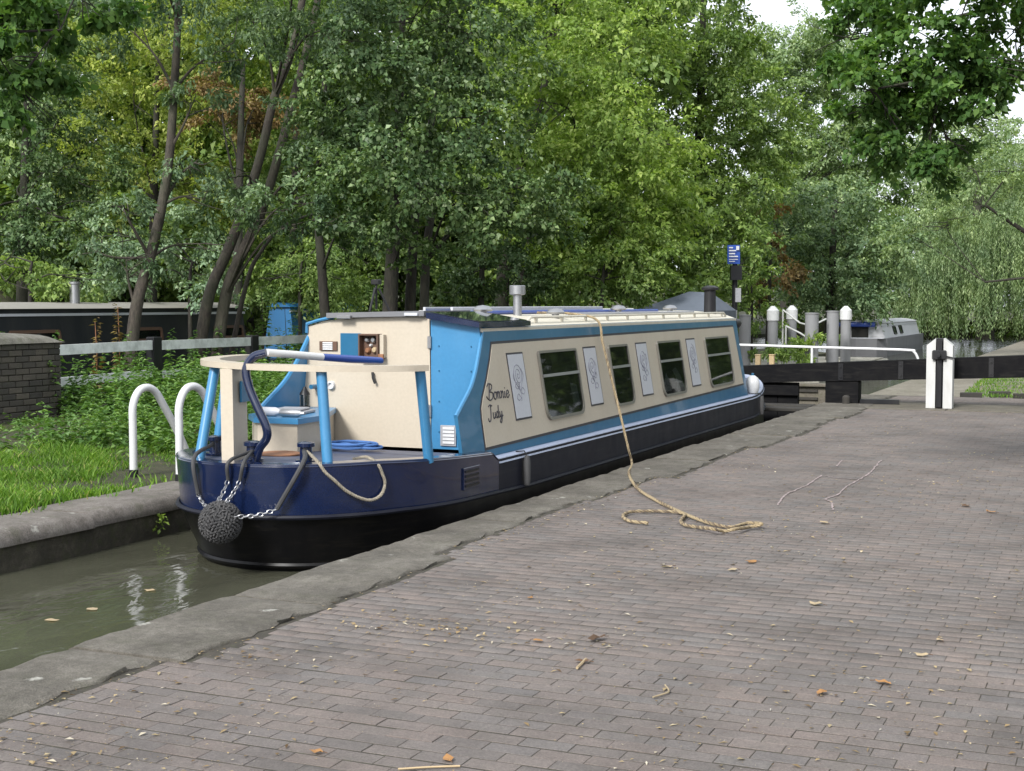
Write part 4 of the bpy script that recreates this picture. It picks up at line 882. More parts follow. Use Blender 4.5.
for k, (px, lab) in enumerate([(758, 'short yellow stake at the left by the capped pile'), (772, 'short yellow stake at the foot of the leftmost capped pile')]):
    p = atd(px, 361, 29.3); MB().box(p[0]-0.05, p[0]+0.05, p[1]-0.05, p[1]+0.05, 0.15, p[2]+0.12, bev=0.01).box(p[0]-0.06, p[0]+0.06, p[1]-0.06, p[1]+0.06, p[2]+0.121, p[2]+0.14, bev=0.004).build('yellow_stake', 'fallen_tan', label=lab, cat='stake', group='yellow stakes')
# ---- lamp/sign post
sg = atd(735, 262, 28.5); sb = (sg[0], sg[1], -0.02)
sign = empty('sign_post', sb, 'black post with small blue and white notice above the cabin roof', 'sign')
MB().tube([sb, (sg[0], sg[1], sg[2]+0.35)], 0.055, 10).build('pole', 'black', sign, smooth=SM)
def faceplate(px0, py0, px1, py1, d, th, name, mat, parent):
    a, b, c_, e = [atd(x, y, d) for x, y in ((px0, py1), (px1, py1), (px1, py0), (px0, py0))]; t = -_F*th*np.array([1, 1, 0])
    return MB().prism([a-t, b-t, c_-t, e-t], [a, b, c_, e]).build(name, mat, parent)
pl_ = faceplate(727.5, 245, 740, 264, 28.40, 0.04, 'notice', 'sign_blue', sign)
for (y, x0, x1, hh) in [(247.0, 729, 733, 1.2), (250.0, 729, 736, 1.2), (253, 729, 735, 1.2), (255.8, 729, 738, 1.2), (259, 729, 738, 0.7), (261, 729, 735, 0.7)]:
    faceplate(x0, y, x1, y+hh, 28.355, 0.004, 'text_line', 'white', pl_)
faceplate(736.2, 246, 739.2, 250, 28.355, 0.004, 'emblem', 'white', pl_)
faceplate(731, 265.5, 742, 280, 28.36, 0.15, 'control_box', 'black', sign); faceplate(735.5, 288, 741, 302, 28.36, 0.06, 'meter_box', 'grey_paint', sign)
# ---- tarpaulin canopy behind the cabin roof
ap = atd(697, 291.5, 26.5); aw = empty('tarpaulin_canopy', (ap[0], ap[1], 0.05), 'grey blue tarpaulin canopy rising behind the cabin roof', 'canopy')
cs = [np.array([ap[0]+dx, ap[1]+dy, ap[2]-0.36]) for dx, dy in ((-1.0, -0.75), (0.5, -0.45), (0.5, 1.0), (-1.0, 1.0))]
r0 = np.array([ap[0]-0.15, ap[1], ap[2]]); r1 = np.array([ap[0]+0.22, ap[1]+0.2, ap[2]-0.02]); low = np.array([0, 0, -0.28])
MB().add([cs[0], cs[1], cs[2], cs[3], r0, r1], [(0, 1, 5, 4), (1, 2, 5), (2, 3, 4, 5), (3, 0, 4)]).strips([cs+[cs[0]], [c_+low for c_ in cs+[cs[0]]]]).build('cover', 'awning', aw)
for c_ in cs: MB().tube([(c_[0], c_[1], 0.03), tuple(c_)], 0.02, 6).build('pole', 'steel', aw)

# ================================================================== FAR BANK THINGS
HG = 'white ladder hoops on the far coping'
def hoop(x, y, h, label):
    e = empty('ladder_hoop', (x, y, 0), label, 'handrail', HG)
    P = crom([(x, y, -0.02), (x, y, h*0.55), (x, y+0.005, h*0.80), (x+0.008, y+0.07, h*0.955), (x+0.02, y+0.17, h), (x+0.035, y+0.27, h*0.95), (x+0.05, y+0.36, h*0.80), (x+0.085, y+0.56, h*0.4), (x+0.115, y+0.72, -0.02)], 7)
    MB().tube(P, 0.035, 12).build('hoop_tube', 'white', e, smooth=SM)
    for q in (P[0], P[-1]): MB().lathe([(0.042, 0.0), (0.042, 0.075), (0.036, 0.08)], (q[0], q[1], -0.015), 12).build('foot', 'black', e, smooth=SM)
hoop(-8.12, 10.02, 0.79, 'white tubular hoop on the grass, the left one beside the stern')
hoop(-7.54, 9.92, 0.82, 'white tubular hoop standing right behind the navy stern')
# brick pier
pier = empty('brick_pier', (-12.75, 12.8, 0.08), 'stub of dark weathered brick wall with a rounded stone cap', 'wall')
MB().box(-13.07, -12.27, 11.62, 13.75, 0.0, 1.06).build('mortar_core', 'joint', pier)
pv = worldloc(pier); pb = bpy.data.meshes.new('brick'); V_, F_ = brick_mesh('b', 0.215, 0.065, 0.05, 0.005)
pb.from_pydata([(x, z, y) for x, y, z in V_.tolist()], [], F_); pb.materials.append(MATS['pier_brick'])   # face towards -z -> turned below
for r_ in range(14):
    z = 0.045 + r_*0.075
    for face, L0, L1 in (('x', 11.62, 13.75), ('y', -13.07, -12.27), ('yb', -13.07, -12.27)):
        t = L0 + (0.112 if r_ % 2 else 0.0) - 0.1
        while t < L1 - 0.05:
            a_, b_ = max(t, L0), min(t+0.215, L1)
            if b_-a_ > 0.04:
                c_ = (a_+b_)/2; j = random.uniform(-.006, .006)
                if face == 'x': loc = (-12.25+j, c_, z); rz = -math.pi/2
                elif face == 'y': loc = (c_, 11.60+j, z); rz = math.pi
                else: loc = (c_, 13.77+j, z); rz = 0.0
                o = link('brick', pb, None, pier, Vector(loc)-pv); o.scale = ((b_-a_)/0.215, 1, 1); o.rotation_euler = (0, 0, rz)
            t += 0.225
cap = []
for i in range(9):
    a = math.pi*i/8; cap.append((-12.66 - 0.45*math.cos(a), 1.0 + 0.11*math.sin(a)))
rows = [[(x, y, z + 0.06 + dz*(z > 1.005)) for x, z in cap] for y, dz in ((11.58, -0.02), (11.66, 0.03), (12.4, 0.035), (13.1, 0.02), (13.65, -0.01), (13.80, -0.05))]
m = MB().strips(rows); m.f += [tuple(range(9)), tuple(5*9+k for k in range(9))]; m.build('cap_stone', 'pier_cap', pier, smooth=SM)
# fence
fe = empty('rail_fence', (-13.0, 18, 0.1), 'low fence of weathered white boards on black posts behind the nettles', 'fence')
fy = [13.85, float(onx(154, 340, -13.0)[1]), float(onx(252, 345, -13.0)[1]), 22.2, 25.0, 27.6]
for i, yy in enumerate(fy[1:], 1): MB().box(-13.07, -12.93, yy-0.09, yy+0.09, 0.0, 1.03+random.uniform(-.02, .03), bev=0.012).build('post', 'black', fe)
for i in range(len(fy)-1):
    for (z, hh) in ((0.865, 0.135), (0.45, 0.12)):
        a_ = fy[i]+(0.1 if i else 0); b_ = fy[i+1]-0.1; j = random.uniform(-.015, .015)
        MB().prism([(-12.95, a_, z+j), (-12.95, b_, z-j), (-12.95, b_, z-j+hh), (-12.95, a_, z+j+hh)], [(-12.985, a_, z+j), (-12.985, b_, z-j), (-12.985, b_, z-j+hh), (-12.985, a_, z+j+hh)]).build('board', 'fence_white', fe)
# moored boats behind the fence
def moored(name, label, xr, xl, y0, y1, zr, hullm, sidem, roofm, line, wins=(), chim=None, bow=None):
    e = empty(name, ((xr+xl)/2, (y0+y1)/2, WZ), label, 'boat'); xc = (xr+xl)/2; hw = (xr-xl)/2
    def ring(z, k, dy): 
        P = [(xc-hw*k, y0+dy), (xc-hw*k*0.7, y0-0.5+dy), (xc, y0-0.8+dy), (xc+hw*k*0.7, y0-0.5+dy), (xc+hw*k, y0+dy), (xc+hw*k, y1-dy), (xc+hw*k*0.55, y1+0.7-dy), (xc, y1+1.0-dy), (xc-hw*k*0.55, y1+0.7-dy), (xc-hw*k, y1-dy)]
        return [(x, y, z) for x, y in P]
    m = MB().strips([ring(WZ-0.3, 0.95, 0.1), ring(WZ+0.25, 1, 0), ring(WZ+0.62, 1.0, 0)], closed=True); m.f.append(tuple(20+k for k in range(10))); m.build('hull', hullm, e)
    zt = zr; b, t = hw-0.12, hw-0.28
    A_ = [(xc-b, y0+0.3, WZ+0.6), (xc+b, y0+0.3, WZ+0.6), (xc+b, y1-0.2, WZ+0.6), (xc-b, y1-0.2, WZ+0.6)]
    B_ = [(xc-t, y0+0.35, zt), (xc+t, y0+0.35, zt), (xc+t, y1-0.25, zt), (xc-t, y1-0.25, zt)]
    MB().prism(A_, B_).build('cabin', sidem, e)
    rows = [[(xc+u*(t+0.05), y, zt+0.003+0.10*(1-u*u)) for u in np.linspace(-1, 1, 9)] for y in (y0+0.28, y1-0.15)]
    mm = MB().strips(rows); mm.f += [tuple(range(9)), tuple(9+k for k in range(9))]; mm.build('roof', roofm, e)
    def sidex(z): return xc + b - (b-t)*(z-WZ-0.6)/(zt-WZ-0.6)
    MB().prism([(sidex(zt-0.11)+0.002, y0+0.3, zt-0.11), (sidex(zt-0.11)+0.002, y1-0.2, zt-0.11), (sidex(zt-0.07)+0.002, y1-0.2, zt-0.07), (sidex(zt-0.07)+0.002, y0+0.3, zt-0.07)], [(sidex(zt-0.11)+0.02, y0+0.3, zt-0.11), (sidex(zt-0.11)+0.02, y1-0.2, zt-0.11), (sidex(zt-0.07)+0.02, y1-0.2, zt-0.07), (sidex(zt-0.07)+0.02, y0+0.3, zt-0.07)]).build('roof_line', line, e)
    for (wa, wb, za, zb, fm) in wins:
        def q(y, z, o_): return (sidex(z)+o_, y, z)
        O = rrect(wa, wb, za, zb, 0.05, 0.05); I = rrect(wa+0.05, wb-0.05, za+0.05, zb-0.05, 0.03, 0.03)
        w_ = MB().ring([q(*p, 0.002) for p in O], [q(*p, 0.002) for p in I], [q(*p, 0.03) for p in O], [q(*p, 0.03) for p in I]).build('window', fm, e)
        MB().prism([q(*p, 0.004) for p in I], [q(*p, 0.010) for p in I]).build('pane', 'window_glass', w_)
    if chim:
        cy_, hh, mt = chim; MB().lathe([(0.085, -0.05), (0.08, hh), (0.1, hh+0.01), (0.1, hh+0.04), (0.0, hh+0.05)], (xc+0.3, cy_, zt+0.09), 12).build('chimney', mt, e, smooth=SM)
    return e
w0 = onx(15, 330, -15.1)[1]; w1 = onx(66, 330, -15.1)[1]
mb1 = moored('narrowboat', 'black narrowboat with pale grey roof moored behind the fence at left', -15.0, -17.05, 9.5, 22.3, 1.46, 'boat_black', 'boat_black', 'boat_roof_grey', 'panel_white', [(w0, w1, 0.90, 1.14, 'brown_wood'), (w1+1.6, w1+2.5, 0.90, 1.14, 'brown_wood'), (w1+4.0, w1+4.9, 0.90, 1.14, 'brown_wood')], (onx(76, 290, -15.7)[1], 0.30, 'aluminium'))
mb2 = moored('narrowboat', 'bright blue cabin boat moored beyond the black narrowboat', -16.9, -18.0, 26.3, 30.0, 1.46, 'boat_black', 'boat_blue', 'boat_blue', 'panel_white', [(27.2, 27.8, 0.85, 1.1, 'panel_white')])
# grey boat moored far beyond the gate
g0 = atd(864, 345, 50); gx = g0[0]
gb = moored('cruiser_boat', 'pale grey boat with blue rolled cover moored beyond the lock gate', gx+1.0, gx-0.85, g0[1]-1.2, g0[1]+8, 0.84, 'grey_board', 'boat_grey', 'boat_grey', 'panel_white', [(g0[1]+1.3, g0[1]+2.0, 0.42, 0.72, 'black'), (g0[1]+2.8, g0[1]+3.5, 0.42, 0.72, 'black')])
yf = g0[1]-0.92
MB().box(gx-0.62, gx-0.32, yf-0.03, yf+0.01, 0.33, 0.76).build('cabin_door', 'brown_wood', gb); MB().box(gx-0.28, gx+0.30, yf-0.035, yf+0.008, 0.33, 0.78).build('cabin_door', 'dark_interior', gb)
MB().tube([(gx-0.7, yf-0.12, 0.80), (gx+0.55, yf-0.12, 0.80)], 0.09, 10).build('rolled_cover', 'blue_plastic', gb, smooth=SM)
MB().box(gx-0.9, gx+0.95, g0[1]-1.7, g0[1]-1.05, 0.325, 0.345).build('fore_deck', 'panel_white', gb)

# ================================================================== VEGETATION
def leaf_mesh(name, C, D, Nn, ln, wd, fold=0.25):
    """one folded four-sided leaf per row: C base point, D direction, Nn normal, ln length, wd width"""
    n = len(C); D = D/(np.linalg.norm(D, axis=1)[:, None]+1e-9); Sd = np.cross(D, Nn); Sd /= np.linalg.norm(Sd, axis=1)[:, None]+1e-9
    U = np.cross(Sd, D); ln = ln[:, None]; wd = wd[:, None]
    V = np.empty((n, 4, 3)); V[:, 0] = C; V[:, 1] = C + D*ln*0.45 + Sd*wd*0.5 + U*wd*fold; V[:, 2] = C + D*ln - U*ln*0.12; V[:, 3] = C + D*ln*0.45 - Sd*wd*0.5 + U*wd*fold
    return np_mesh(name, V.reshape(-1, 3), quads=np.arange(n*4).reshape(n, 4))
def unit(n): v = rng.normal(size=(n, 3)); return v/np.linalg.norm(v, axis=1)[:, None]
def norm_(v): return v/(np.linalg.norm(v, axis=1)[:, None]+1e-9)
def spray(c, rad3, n_leaf, size, shape=0.55, twig=0.5, per=14, droop=0.35, hollow=0.45, up=0.75):
    """flat fans of leafy twigs set round an ellipsoid, one layer above another, with gaps between"""
    nf = 9; nb = max(int(n_leaf/(per*nf)), 4); u = unit(nb); r = (hollow + (1-hollow)*rng.random(nb)**0.55)*(0.80+0.34*rng.random(nb))
    k = rng.normal(size=(3, 3))*2.2; ph = rng.random(3)*6.28
    r = r*(1 + 0.15*np.sin(u@k[0]+ph[0]) + 0.12*np.sin(u@k[1]*1.7+ph[1]) + 0.08*np.sin(u@k[2]*2.6+ph[2]))
    o = np.asarray(c) + u*r[:, None]*np.asarray(rad3)
    db = norm_(u*np.array([1, 1, 0.4]) + 0.45*unit(nb) - np.array([0, 0, droop*0.7]))
    nr = norm_(np.array([0, 0, 1.0]) + 0.55*u + 0.4*unit(nb)); sd = norm_(np.cross(db, nr)); nr = np.cross(sd, db)
    Lb = min(0.42*float(np.mean(rad3)), 1.1)*(0.6+0.8*rng.random(nb))
    t = rng.random((nb, nf))-0.5; w = (rng.random((nb, nf))-0.5)*(1.0-0.7*(t+0.5)); th = rng.normal(size=(nb, nf))*0.05
    O = o[:, None] + Lb[:, None, None]*(db[:, None]*t[..., None]*1.5 + sd[:, None]*w[..., None]*1.1 + nr[:, None]*th[..., None]) - np.array([0, 0, 1.0])*(droop*0.5*Lb[:, None]*(t+0.5)**2)[..., None]
    d = norm_((db[:, None]*0.8 + sd[:, None]*np.sign(w)[..., None]*0.6).reshape(-1, 3) + 0.3*unit(nb*nf) - np.array([0, 0, droop*0.4]))
    O = O.reshape(-1, 3); NR = np.repeat(nr, nf, 0); nt = nb*nf
    L = np.minimum(twig, np.repeat(Lb, nf)*0.8)*(0.5+rng.random(nt))
    tt = (np.arange(per)+rng.random((nt, per)))/per
    P = (O[:, None] + d[:, None]*(tt*L[:, None])[..., None]).reshape(-1, 3) + rng.normal(size=(nt*per, 3))*size*0.4
    n = nt*per; D = np.repeat(d, per, 0)*0.7 + unit(n)*0.8 - np.array([0, 0, 0.25]); N = np.repeat(NR, per, 0)*0.95 + unit(n)*0.6
    ln = size*(0.55+0.8*rng.random(n)); return P, D, N, ln, ln*shape
def tree(name, label, trunks, lobes, mat, size, dens=3.0, shape=0.55, bark='bark_dark', group=None, twig=0.5, droop=0.35, limbs=True, cat='tree', hollow=0.45, per=14, lt_=0.016):
    """trunks: [(points, r0, r1)], lobes: [(centre, (rx, ry, rz))]"""
    b = trunks[0][0][0]; e = empty(name, b, label, cat, group)
    for pts, r0, r1 in trunks:
        P = crom(pts, 6) if len(pts) > 2 else [np.array(p, float) for p in pts]; n = len(P)
        MB().tube(P, [r0+(r1-r0)*(i/(n-1))**0.8 for i in range(n)], 9).build('trunk', bark, e, smooth=rad(70))
    parts = []
    tips = [(np.array(p), r1) for pts, r0, r1 in trunks for p in pts[1:]]
    for c, r3 in lobes:
        area = math.pi*max(r3[0], r3[1])*r3[2]; n = int(dens*area/(0.5*size*size*shape))
        parts.append(spray(c, r3, n, size, shape, twig, per, droop, hollow))
        if limbs:
            tp, rr0 = min(tips, key=lambda q: np.linalg.norm(q[0]-np.array(c)) + (2 if q[0][2] > c[2] else 0))
            mid = (tp+np.array(c))/2 + np.array([0, 0, 0.12*np.linalg.norm(tp-np.array(c))]) + rng.normal(size=3)*0.1
            end = np.array(c) + rng.normal(size=3)*np.array(r3)*0.25
            mb = MB(); mb.tube(crom([tp, mid, end], 6), [min(max(rr0*0.6, lt_), 0.03), 0.005], 6)
            for j in range(5):
                u = unit(1)[0]; q = end + u*np.array(r3)*0.8; s0 = mid + (end-mid)*rng.random()
                mb.tube(crom([s0, (s0+q)/2+rng.normal(size=3)*0.08*min(1, r3[0]), q], 4), [min(0.012, lt_), 0.003], 4)
            mb.build('limb', bark, e)
    C, D, N, ln, wd = [np.concatenate(x) for x in zip(*parts)]
    me = leaf_mesh('crown', C-np.array(b), D, N, ln, wd); link('crown', me, mat, e); return e
def lobes_px(spec, d, dy=None):
    """[(px, py, radius px, height px, depth shift)] at depth d -> lobes"""
    out = []
    for (px, py, rx, rz, ds) in spec:
        dd = d+ds; c = atd(px, py, dd); k = dd/f_px; out.append((c, (rx*k, (dy or max(rx*k, 0.6)), rz*k)))
    return out
def base(px, d, z): p = atd(px, 300, d); return (p[0], p[1], z)
def scatter(x0, x1, y0, y1, n, rx, rz, jz=1.0): return [(random.uniform(x0, x1), random.uniform(y0, y1), rx*random.uniform(.7, 1.3), rz*random.uniform(.7, 1.3), random.uniform(-1.5, 1.5)) for _ in range(n)]
# ---- the leaning trees behind the fence
t1 = [tuple(onx(x, y, -13.7-0.0*y)) for x, y in ((126, 345), (136, 310), (150, 258), (162, 205), (170, 150), (174, 90), (178, 20), (182, -80))]
t1[0] = (t1[0][0], t1[0][1], 0.05)
tree('leaning_tree', 'slender tree with one thin dark trunk rising behind the fence at left', [(t1, 0.105, 0.05)],
     lobes_px([(195, 165, 38, 20, 1.4), (110, 205, 40, 22, .6), (215, 200, 36, 18, 1.2), (240, 40, 45, 34, 1.4), (115, 20, 40, 30, 1), (205, 235, 34, 16, .9), (160, -60, 110, 50, 0), (85, 250, 40, 18, .6), (140, 262, 34, 14, .4), (200, 95, 26, 16, 1.2)], 20.5, 0.7), 'leaf_bluegreen', 0.085, 1.5, 0.42, 'bark', twig=0.45, droop=0.5)
ta = [tuple(onx(x, y, -13.6)) for x, y in ((193, 345), (208, 300), (228, 250), (247, 200), (262, 150), (275, 95), (292, 50), (310, -40))]
tb2 = [tuple(onx(x, y, -13.4)) for x, y in ((211, 345), (226, 295), (246, 245), (262, 210), (280, 150), (293, 100), (309, 40), (330, -60))]
tc = [tuple(onx(x, y, -13.5)) for x, y in ((222, 330), (246, 285), (262, 250), (285, 225), (320, 212))]
for q in (ta, tb2, tc): q[0] = (q[0][0], q[0][1], 0.05)
tree('leaning_tree', 'twin stemmed tree leaning right behind the fence, dark feathery leaves', [(ta, 0.105, 0.06), (tb2, 0.105, 0.06), (tc, 0.05, 0.02)],
     lobes_px([(292, 195, 34, 14, -.4), (320, 120, 40, 28, 2.2), (272, 208, 30, 10, -.5), (318, 218, 40, 18, -.2), (225, 180, 36, 16, 1.5), (335, 20, 70, 40, .8), (255, 25, 36, 24, 2.4), (310, -70, 130, 50, 0), (350, 150, 40, 40, 1.4), (305, 25, 36, 22, 2.2)], 21, 0.7), 'leaf_bluegreen', 0.085, 1.7, 0.42, 'bark', twig=0.45, droop=0.5)
# ---- dark alder in the middle-left
al = [[base(386, 24, 0.05), tuple(atd(392, 270, 24)), tuple(atd(396, 200, 24)), tuple(atd(400, 90, 24)), tuple(atd(405, -60, 24))],
      [base(408, 24.4, 0.05), tuple(atd(412, 265, 24.4)), tuple(atd(420, 180, 24.4)), tuple(atd(445, 60, 24.4))],
      [base(424, 24.2, 0.05), tuple(atd(426, 262, 24.2)), tuple(atd(440, 190, 24.2)), tuple(atd(490, 110, 24.2))],
      [base(330, 23.6, 0.05), tuple(atd(322, 270, 23.6)), tuple(atd(318, 200, 23.6)), tuple(atd(325, 80, 23.6))]]
tree('alder_tree', 'large dark green alder with several shaded stems behind the stern', [(p, r, 0.05) for p, r in zip(al, (0.16, 0.12, 0.1, 0.1))],
     lobes_px([(390, 150, 65, 55, -1), (360, 80, 55, 55, -.2), (430, 185, 70, 45, -1), (480, 200, 55, 35, -.8), (400, 50, 80, 60, -.6), (470, 120, 60, 50, -.3), (350, 215, 40, 26, -.8), (400, 235, 45, 22, -.3), (460, 30, 70, 50, 0), (515, 215, 40, 30, -.6), (370, -60, 120, 60, 0), (480, -60, 100, 60, 0), (545, 190, 35, 25, -.5), (335, 140, 30, 40, .4)], 22.5, 1.3), 'leaf_dark', 0.085, 2.3, 0.72, 'bark_dark')
# ---- bright tree right of it
br = [[base(500, 29, 0.3), tuple(atd(505, 250, 29)), tuple(atd(520, 170, 29)), tuple(atd(550, 60, 29)), tuple(atd(560, -80, 29))], [base(520, 29, 0.3), tuple(atd(530, 240, 29)), tuple(atd(575, 160, 29)), tuple(atd(640, 110, 29))]]
tree('maple_tree', 'broad bright green tree filling the centre above the cabin roof', [(p, 0.17, 0.05) for p in br],
     lobes_px([(560, 90, 75, 60, -1), (620, 130, 65, 50, -.5), (540, 30, 70, 50, -.5), (615, 50, 65, 50, 0), (590, 175, 70, 40, -1), (640, 185, 55, 40, -.8), (660, 150, 40, 30, -.3), (520, 140, 60, 50, 0), (560, 230, 60, 35, -.8), (625, 235, 50, 35, -.8), (670, 205, 35, 25, 0), (580, -50, 120, 60, 0), (500, -40, 70, 60, .5)], 28, 1.6), 'leaf_bright', 0.10, 2.2, 0.6)
tree('hazel_bush', 'yellow green bush below the bright tree, above the cabin roof', [([base(600, 26.5, 0.1), tuple(atd(603, 280, 26.5)), tuple(atd(610, 240, 26.5))], 0.05, 0.02)],
     lobes_px([(600, 270, 45, 25, 0), (560, 285, 35, 18, .3), (640, 262, 40, 30, 0), (610, 230, 40, 22, .3), (655, 285, 30, 18, .5)], 26.5, 0.9), 'leaf_mid', 0.085, 2.4, 0.6, cat='bush')
tree('ivy_bush', 'dark ivy clad bush at the foot of the stems behind the roof', [([base(480, 26, 0.1), tuple(atd(482, 270, 26)), tuple(atd(485, 230, 26))], 0.08, 0.03)],
     lobes_px([(480, 270, 45, 32, 0), (450, 285, 40, 22, 0), (520, 280, 40, 25, .5), (500, 235, 35, 25, .6)], 26, 0.9), 'leaf_dark', 0.075, 2.4, 0.7, cat='bush')
# ---- tall trees right of centre
tree('poplar_tree', 'tall mid green tree right of the centre, reaching out of frame', [([base(690, 44, 0.5), tuple(atd(695, 230, 44)), tuple(atd(700, 120, 44)), tuple(atd(705, -60, 44))], 0.28, 0.08)],
     lobes_px([(700, 60, 60, 60, 0), (680, 130, 50, 45, -.5), (735, 100, 45, 50, .5), (710, 180, 55, 40, -1), (750, 170, 45, 40, 0), (690, 235, 45, 35, -1.5), (735, 235, 45, 35, -1), (660, 30, 45, 50, 0), (700, -30, 70, 50, 0), (715, 275, 45, 25, -2), (770, 130, 35, 40, 1), (640, 80, 40, 50, .5), (725, 40, 28, 34, 0)], 43, 2.2), 'leaf_mid', 0.15, 2.2, 0.55)
tree('ash_tree', 'thin pale yellow green tree standing behind the tall ones at right', [([base(785, 62, 0.5), tuple(atd(788, 200, 62)), tuple(atd(790, 80, 62))], 0.28, 0.08)],
     lobes_px([(775, 110, 40, 40, 0), (800, 140, 45, 40, 0), (790, 80, 35, 30, 0), (820, 180, 45, 40, 0), (770, 190, 40, 40, 0), (850, 150, 40, 40, 1), (760, 60, 22, 26, 0), (815, 75, 34, 34, 0), (790, 45, 28, 28, 0), (820, 30, 26, 26, .5), (845, 60, 30, 30, .5), (840, 110, 40, 40, .5), (900, 100, 40, 34, 1), (980, 130, 40, 30, 2), (1020, 140, 30, 26, 2), (880, 140, 45, 40, 1), (925, 170, 45, 40, 1), (960, 150, 40, 35, 2), (805, 40, 18, 20, 0), (745, 45, 20, 24, 0), (880, 190, 40, 40, 1), (840, 225, 50, 40, 0)], 62, 2.6), 'leaf_willow', 0.17, 1.8, 0.5)
tree('sycamore_tree', 'dense blue green rounded tree above the white capped piles', [([base(830, 50, 0.2), tuple(atd(832, 270, 50)), tuple(atd(835, 200, 50))], 0.22, 0.08)],
     lobes_px([(830, 200, 50, 35, 0), (800, 230, 45, 35, 0), (860, 235, 45, 40, 0), (830, 265, 50, 35, -.6), (800, 275, 40, 30, -.4), (865, 285, 40, 28, -.3), (835, 300, 40, 22, -.8), (780, 195, 35, 30, .5), (890, 250, 30, 40, .5)], 50, 1.9), 'leaf_bluegreen_hazy', 0.14, 2.3, 0.6)
tree('chestnut_tree', 'small tree with browned leaves beside the blue green tree', [([base(768, 46, 0.2), tuple(atd(770, 270, 46)), tuple(atd(772, 235, 46))], 0.09, 0.03)],
     lobes_px([(772, 225, 16, 20, 0), (766, 262, 22, 20, 0), (785, 270, 18, 14, .4), (775, 290, 22, 16, 0)], 46, 0.8), 'leaf_brown', 0.14, 1.7, 0.6)
tree('cherry_bush', 'light green leafy bush beside the sign post', [([base(752, 33, 0.1), tuple(atd(752, 300, 33)), tuple(atd(750, 275, 33))], 0.04, 0.015)],
     lobes_px([(752, 285, 18, 26, 0), (748, 312, 18, 20, 0), (760, 318, 20, 18, 0), (742, 262, 12, 14, .2)], 33, 0.5), 'leaf_mid', 0.09, 2.4, 0.5, cat='bush')
for (px, py, d, rx, rz, lab, mt) in [(772, 350, 30.2, 26, 13, 'low green plants at the foot of the leftmost capped pile', 'leaf_mid'), (800, 348, 30.6, 18, 16, 'spiky green plant between the capped piles', 'leaf_bright'), (826, 345, 34.5, 16, 12, 'low bush behind the thick grey piles', 'leaf_mid')]:
    c = atd(px, py+rz, d); tree('waterside_plant', lab, [([(c[0], c[1], 0.12), (c[0], c[1]+0.05, 0.45)], 0.02, 0.01)], lobes_px([(px, py, rx, rz, 0), (px+rx*.4, py-rz*.3, rx*.6, rz*.8, 0)], d, 0.35), mt, 0.10, 2.2, 0.35, cat='plant', limbs=False, group='plants by the piles')
# ---- weeping willow at right
def willow(name, label, bpos, dome, n_str, lmin, lmax, mat, ztip):
    e = empty(name, bpos, label, 'tree'); b = np.array(bpos)
    P = [b, b+np.array([-.1, 0, 2.0]), b+np.array([-.5, .2, 4.0]), b+np.array([-.4, .2, 6.5])]
    MB().tube(crom(P, 6), [0.4, 0.16], 10).build('trunk', 'bark_dark', e, smooth=rad(70))
    Cs, Ds, Ns, Ls = [], [], [], []
    for c, r3 in dome:
        c = np.array(c); mbx = MB().tube(crom([P[2], (P[2]+c)/2+np.array([0, 0, .6]), c], 6), [0.10, 0.02], 6); mbx.build('limb', 'bark_dark', e)
        k = int(n_str*r3[0]*r3[1]/6); u = unit(k); u[:, 2] = np.abs(u[:, 2])*0.9-0.15; o = c + u*np.array(r3)*(0.6+0.4*rng.random(k))[:, None]; o = np.repeat(o, 6, 0) + rng.normal(size=(k*6, 3))*0.10
        for p in o:
            L = rng.uniform(lmin, lmax); L = min(L, max(p[2]-ztip-2.2*rng.random()**2, 0.5)); m = int(L/0.055); t = np.linspace(0, L, m)
            sw = rng.normal(size=2)*0.12
            q = np.stack([p[0]+sw[0]*t/L+0.03*np.sin(t*3+p[0]), p[1]+sw[1]*t/L, p[2]-t], 1); Cs.append(q + rng.normal(size=(m, 3))*0.03)
            d = unit(m)*0.6 + np.array([0, 0, -1.0]); Ds.append(d); Ns.append(unit(m)); Ls.append(0.15*(0.6+0.7*rng.random(m)))
    C, D, N, L = map(np.concatenate, (Cs, Ds, Ns, Ls))
    link('crown', leaf_mesh('crown', C-b, D, N, L, L*0.26), mat, e)
wb = atd(985, 340, 60)
willow('weeping_willow', 'weeping willow with long hanging strands at the right edge', (wb[0], wb[1], 0.0), [(atd(905, 265, 62), (1.0, 1.2, 0.8)), (atd(960, 225, 60), (2.0, 1.6, 1.2)), (atd(1010, 225, 58), (2.2, 1.6, 1.3)), (atd(935, 262, 60), (1.3, 1.4, 0.9)), (atd(1050, 210, 60), (2.3, 1.8, 1.5)), (atd(985, 185, 62), (2.4, 1.8, 1.3)), (atd(1040, 165, 62), (2.6, 2, 1.4))], 85, 2.6, 6.0, 'leaf_willow', 0.1)
tree('alder_tree', 'grey green tree spreading in front of the willow at right', [([base(1080, 40, 0.0), tuple(atd(1070, 260, 40)), tuple(atd(1030, 235, 40)), tuple(atd(985, 205, 40))], 0.16, 0.04), ([base(1081, 40, 0.0), tuple(atd(1075, 290, 40)), tuple(atd(1040, 278, 40)), tuple(atd(985, 282, 40))], 0.06, 0.03)],
     lobes_px([(930, 215, 40, 24, .4), (980, 195, 50, 30, 0), (1015, 160, 50, 34, 0), (910, 245, 26, 18, 1), (1060, 190, 60, 40, 0), (960, 165, 40, 25, 0)], 40.5, 1.4), 'leaf_willow', 0.11, 1.6, 0.5)
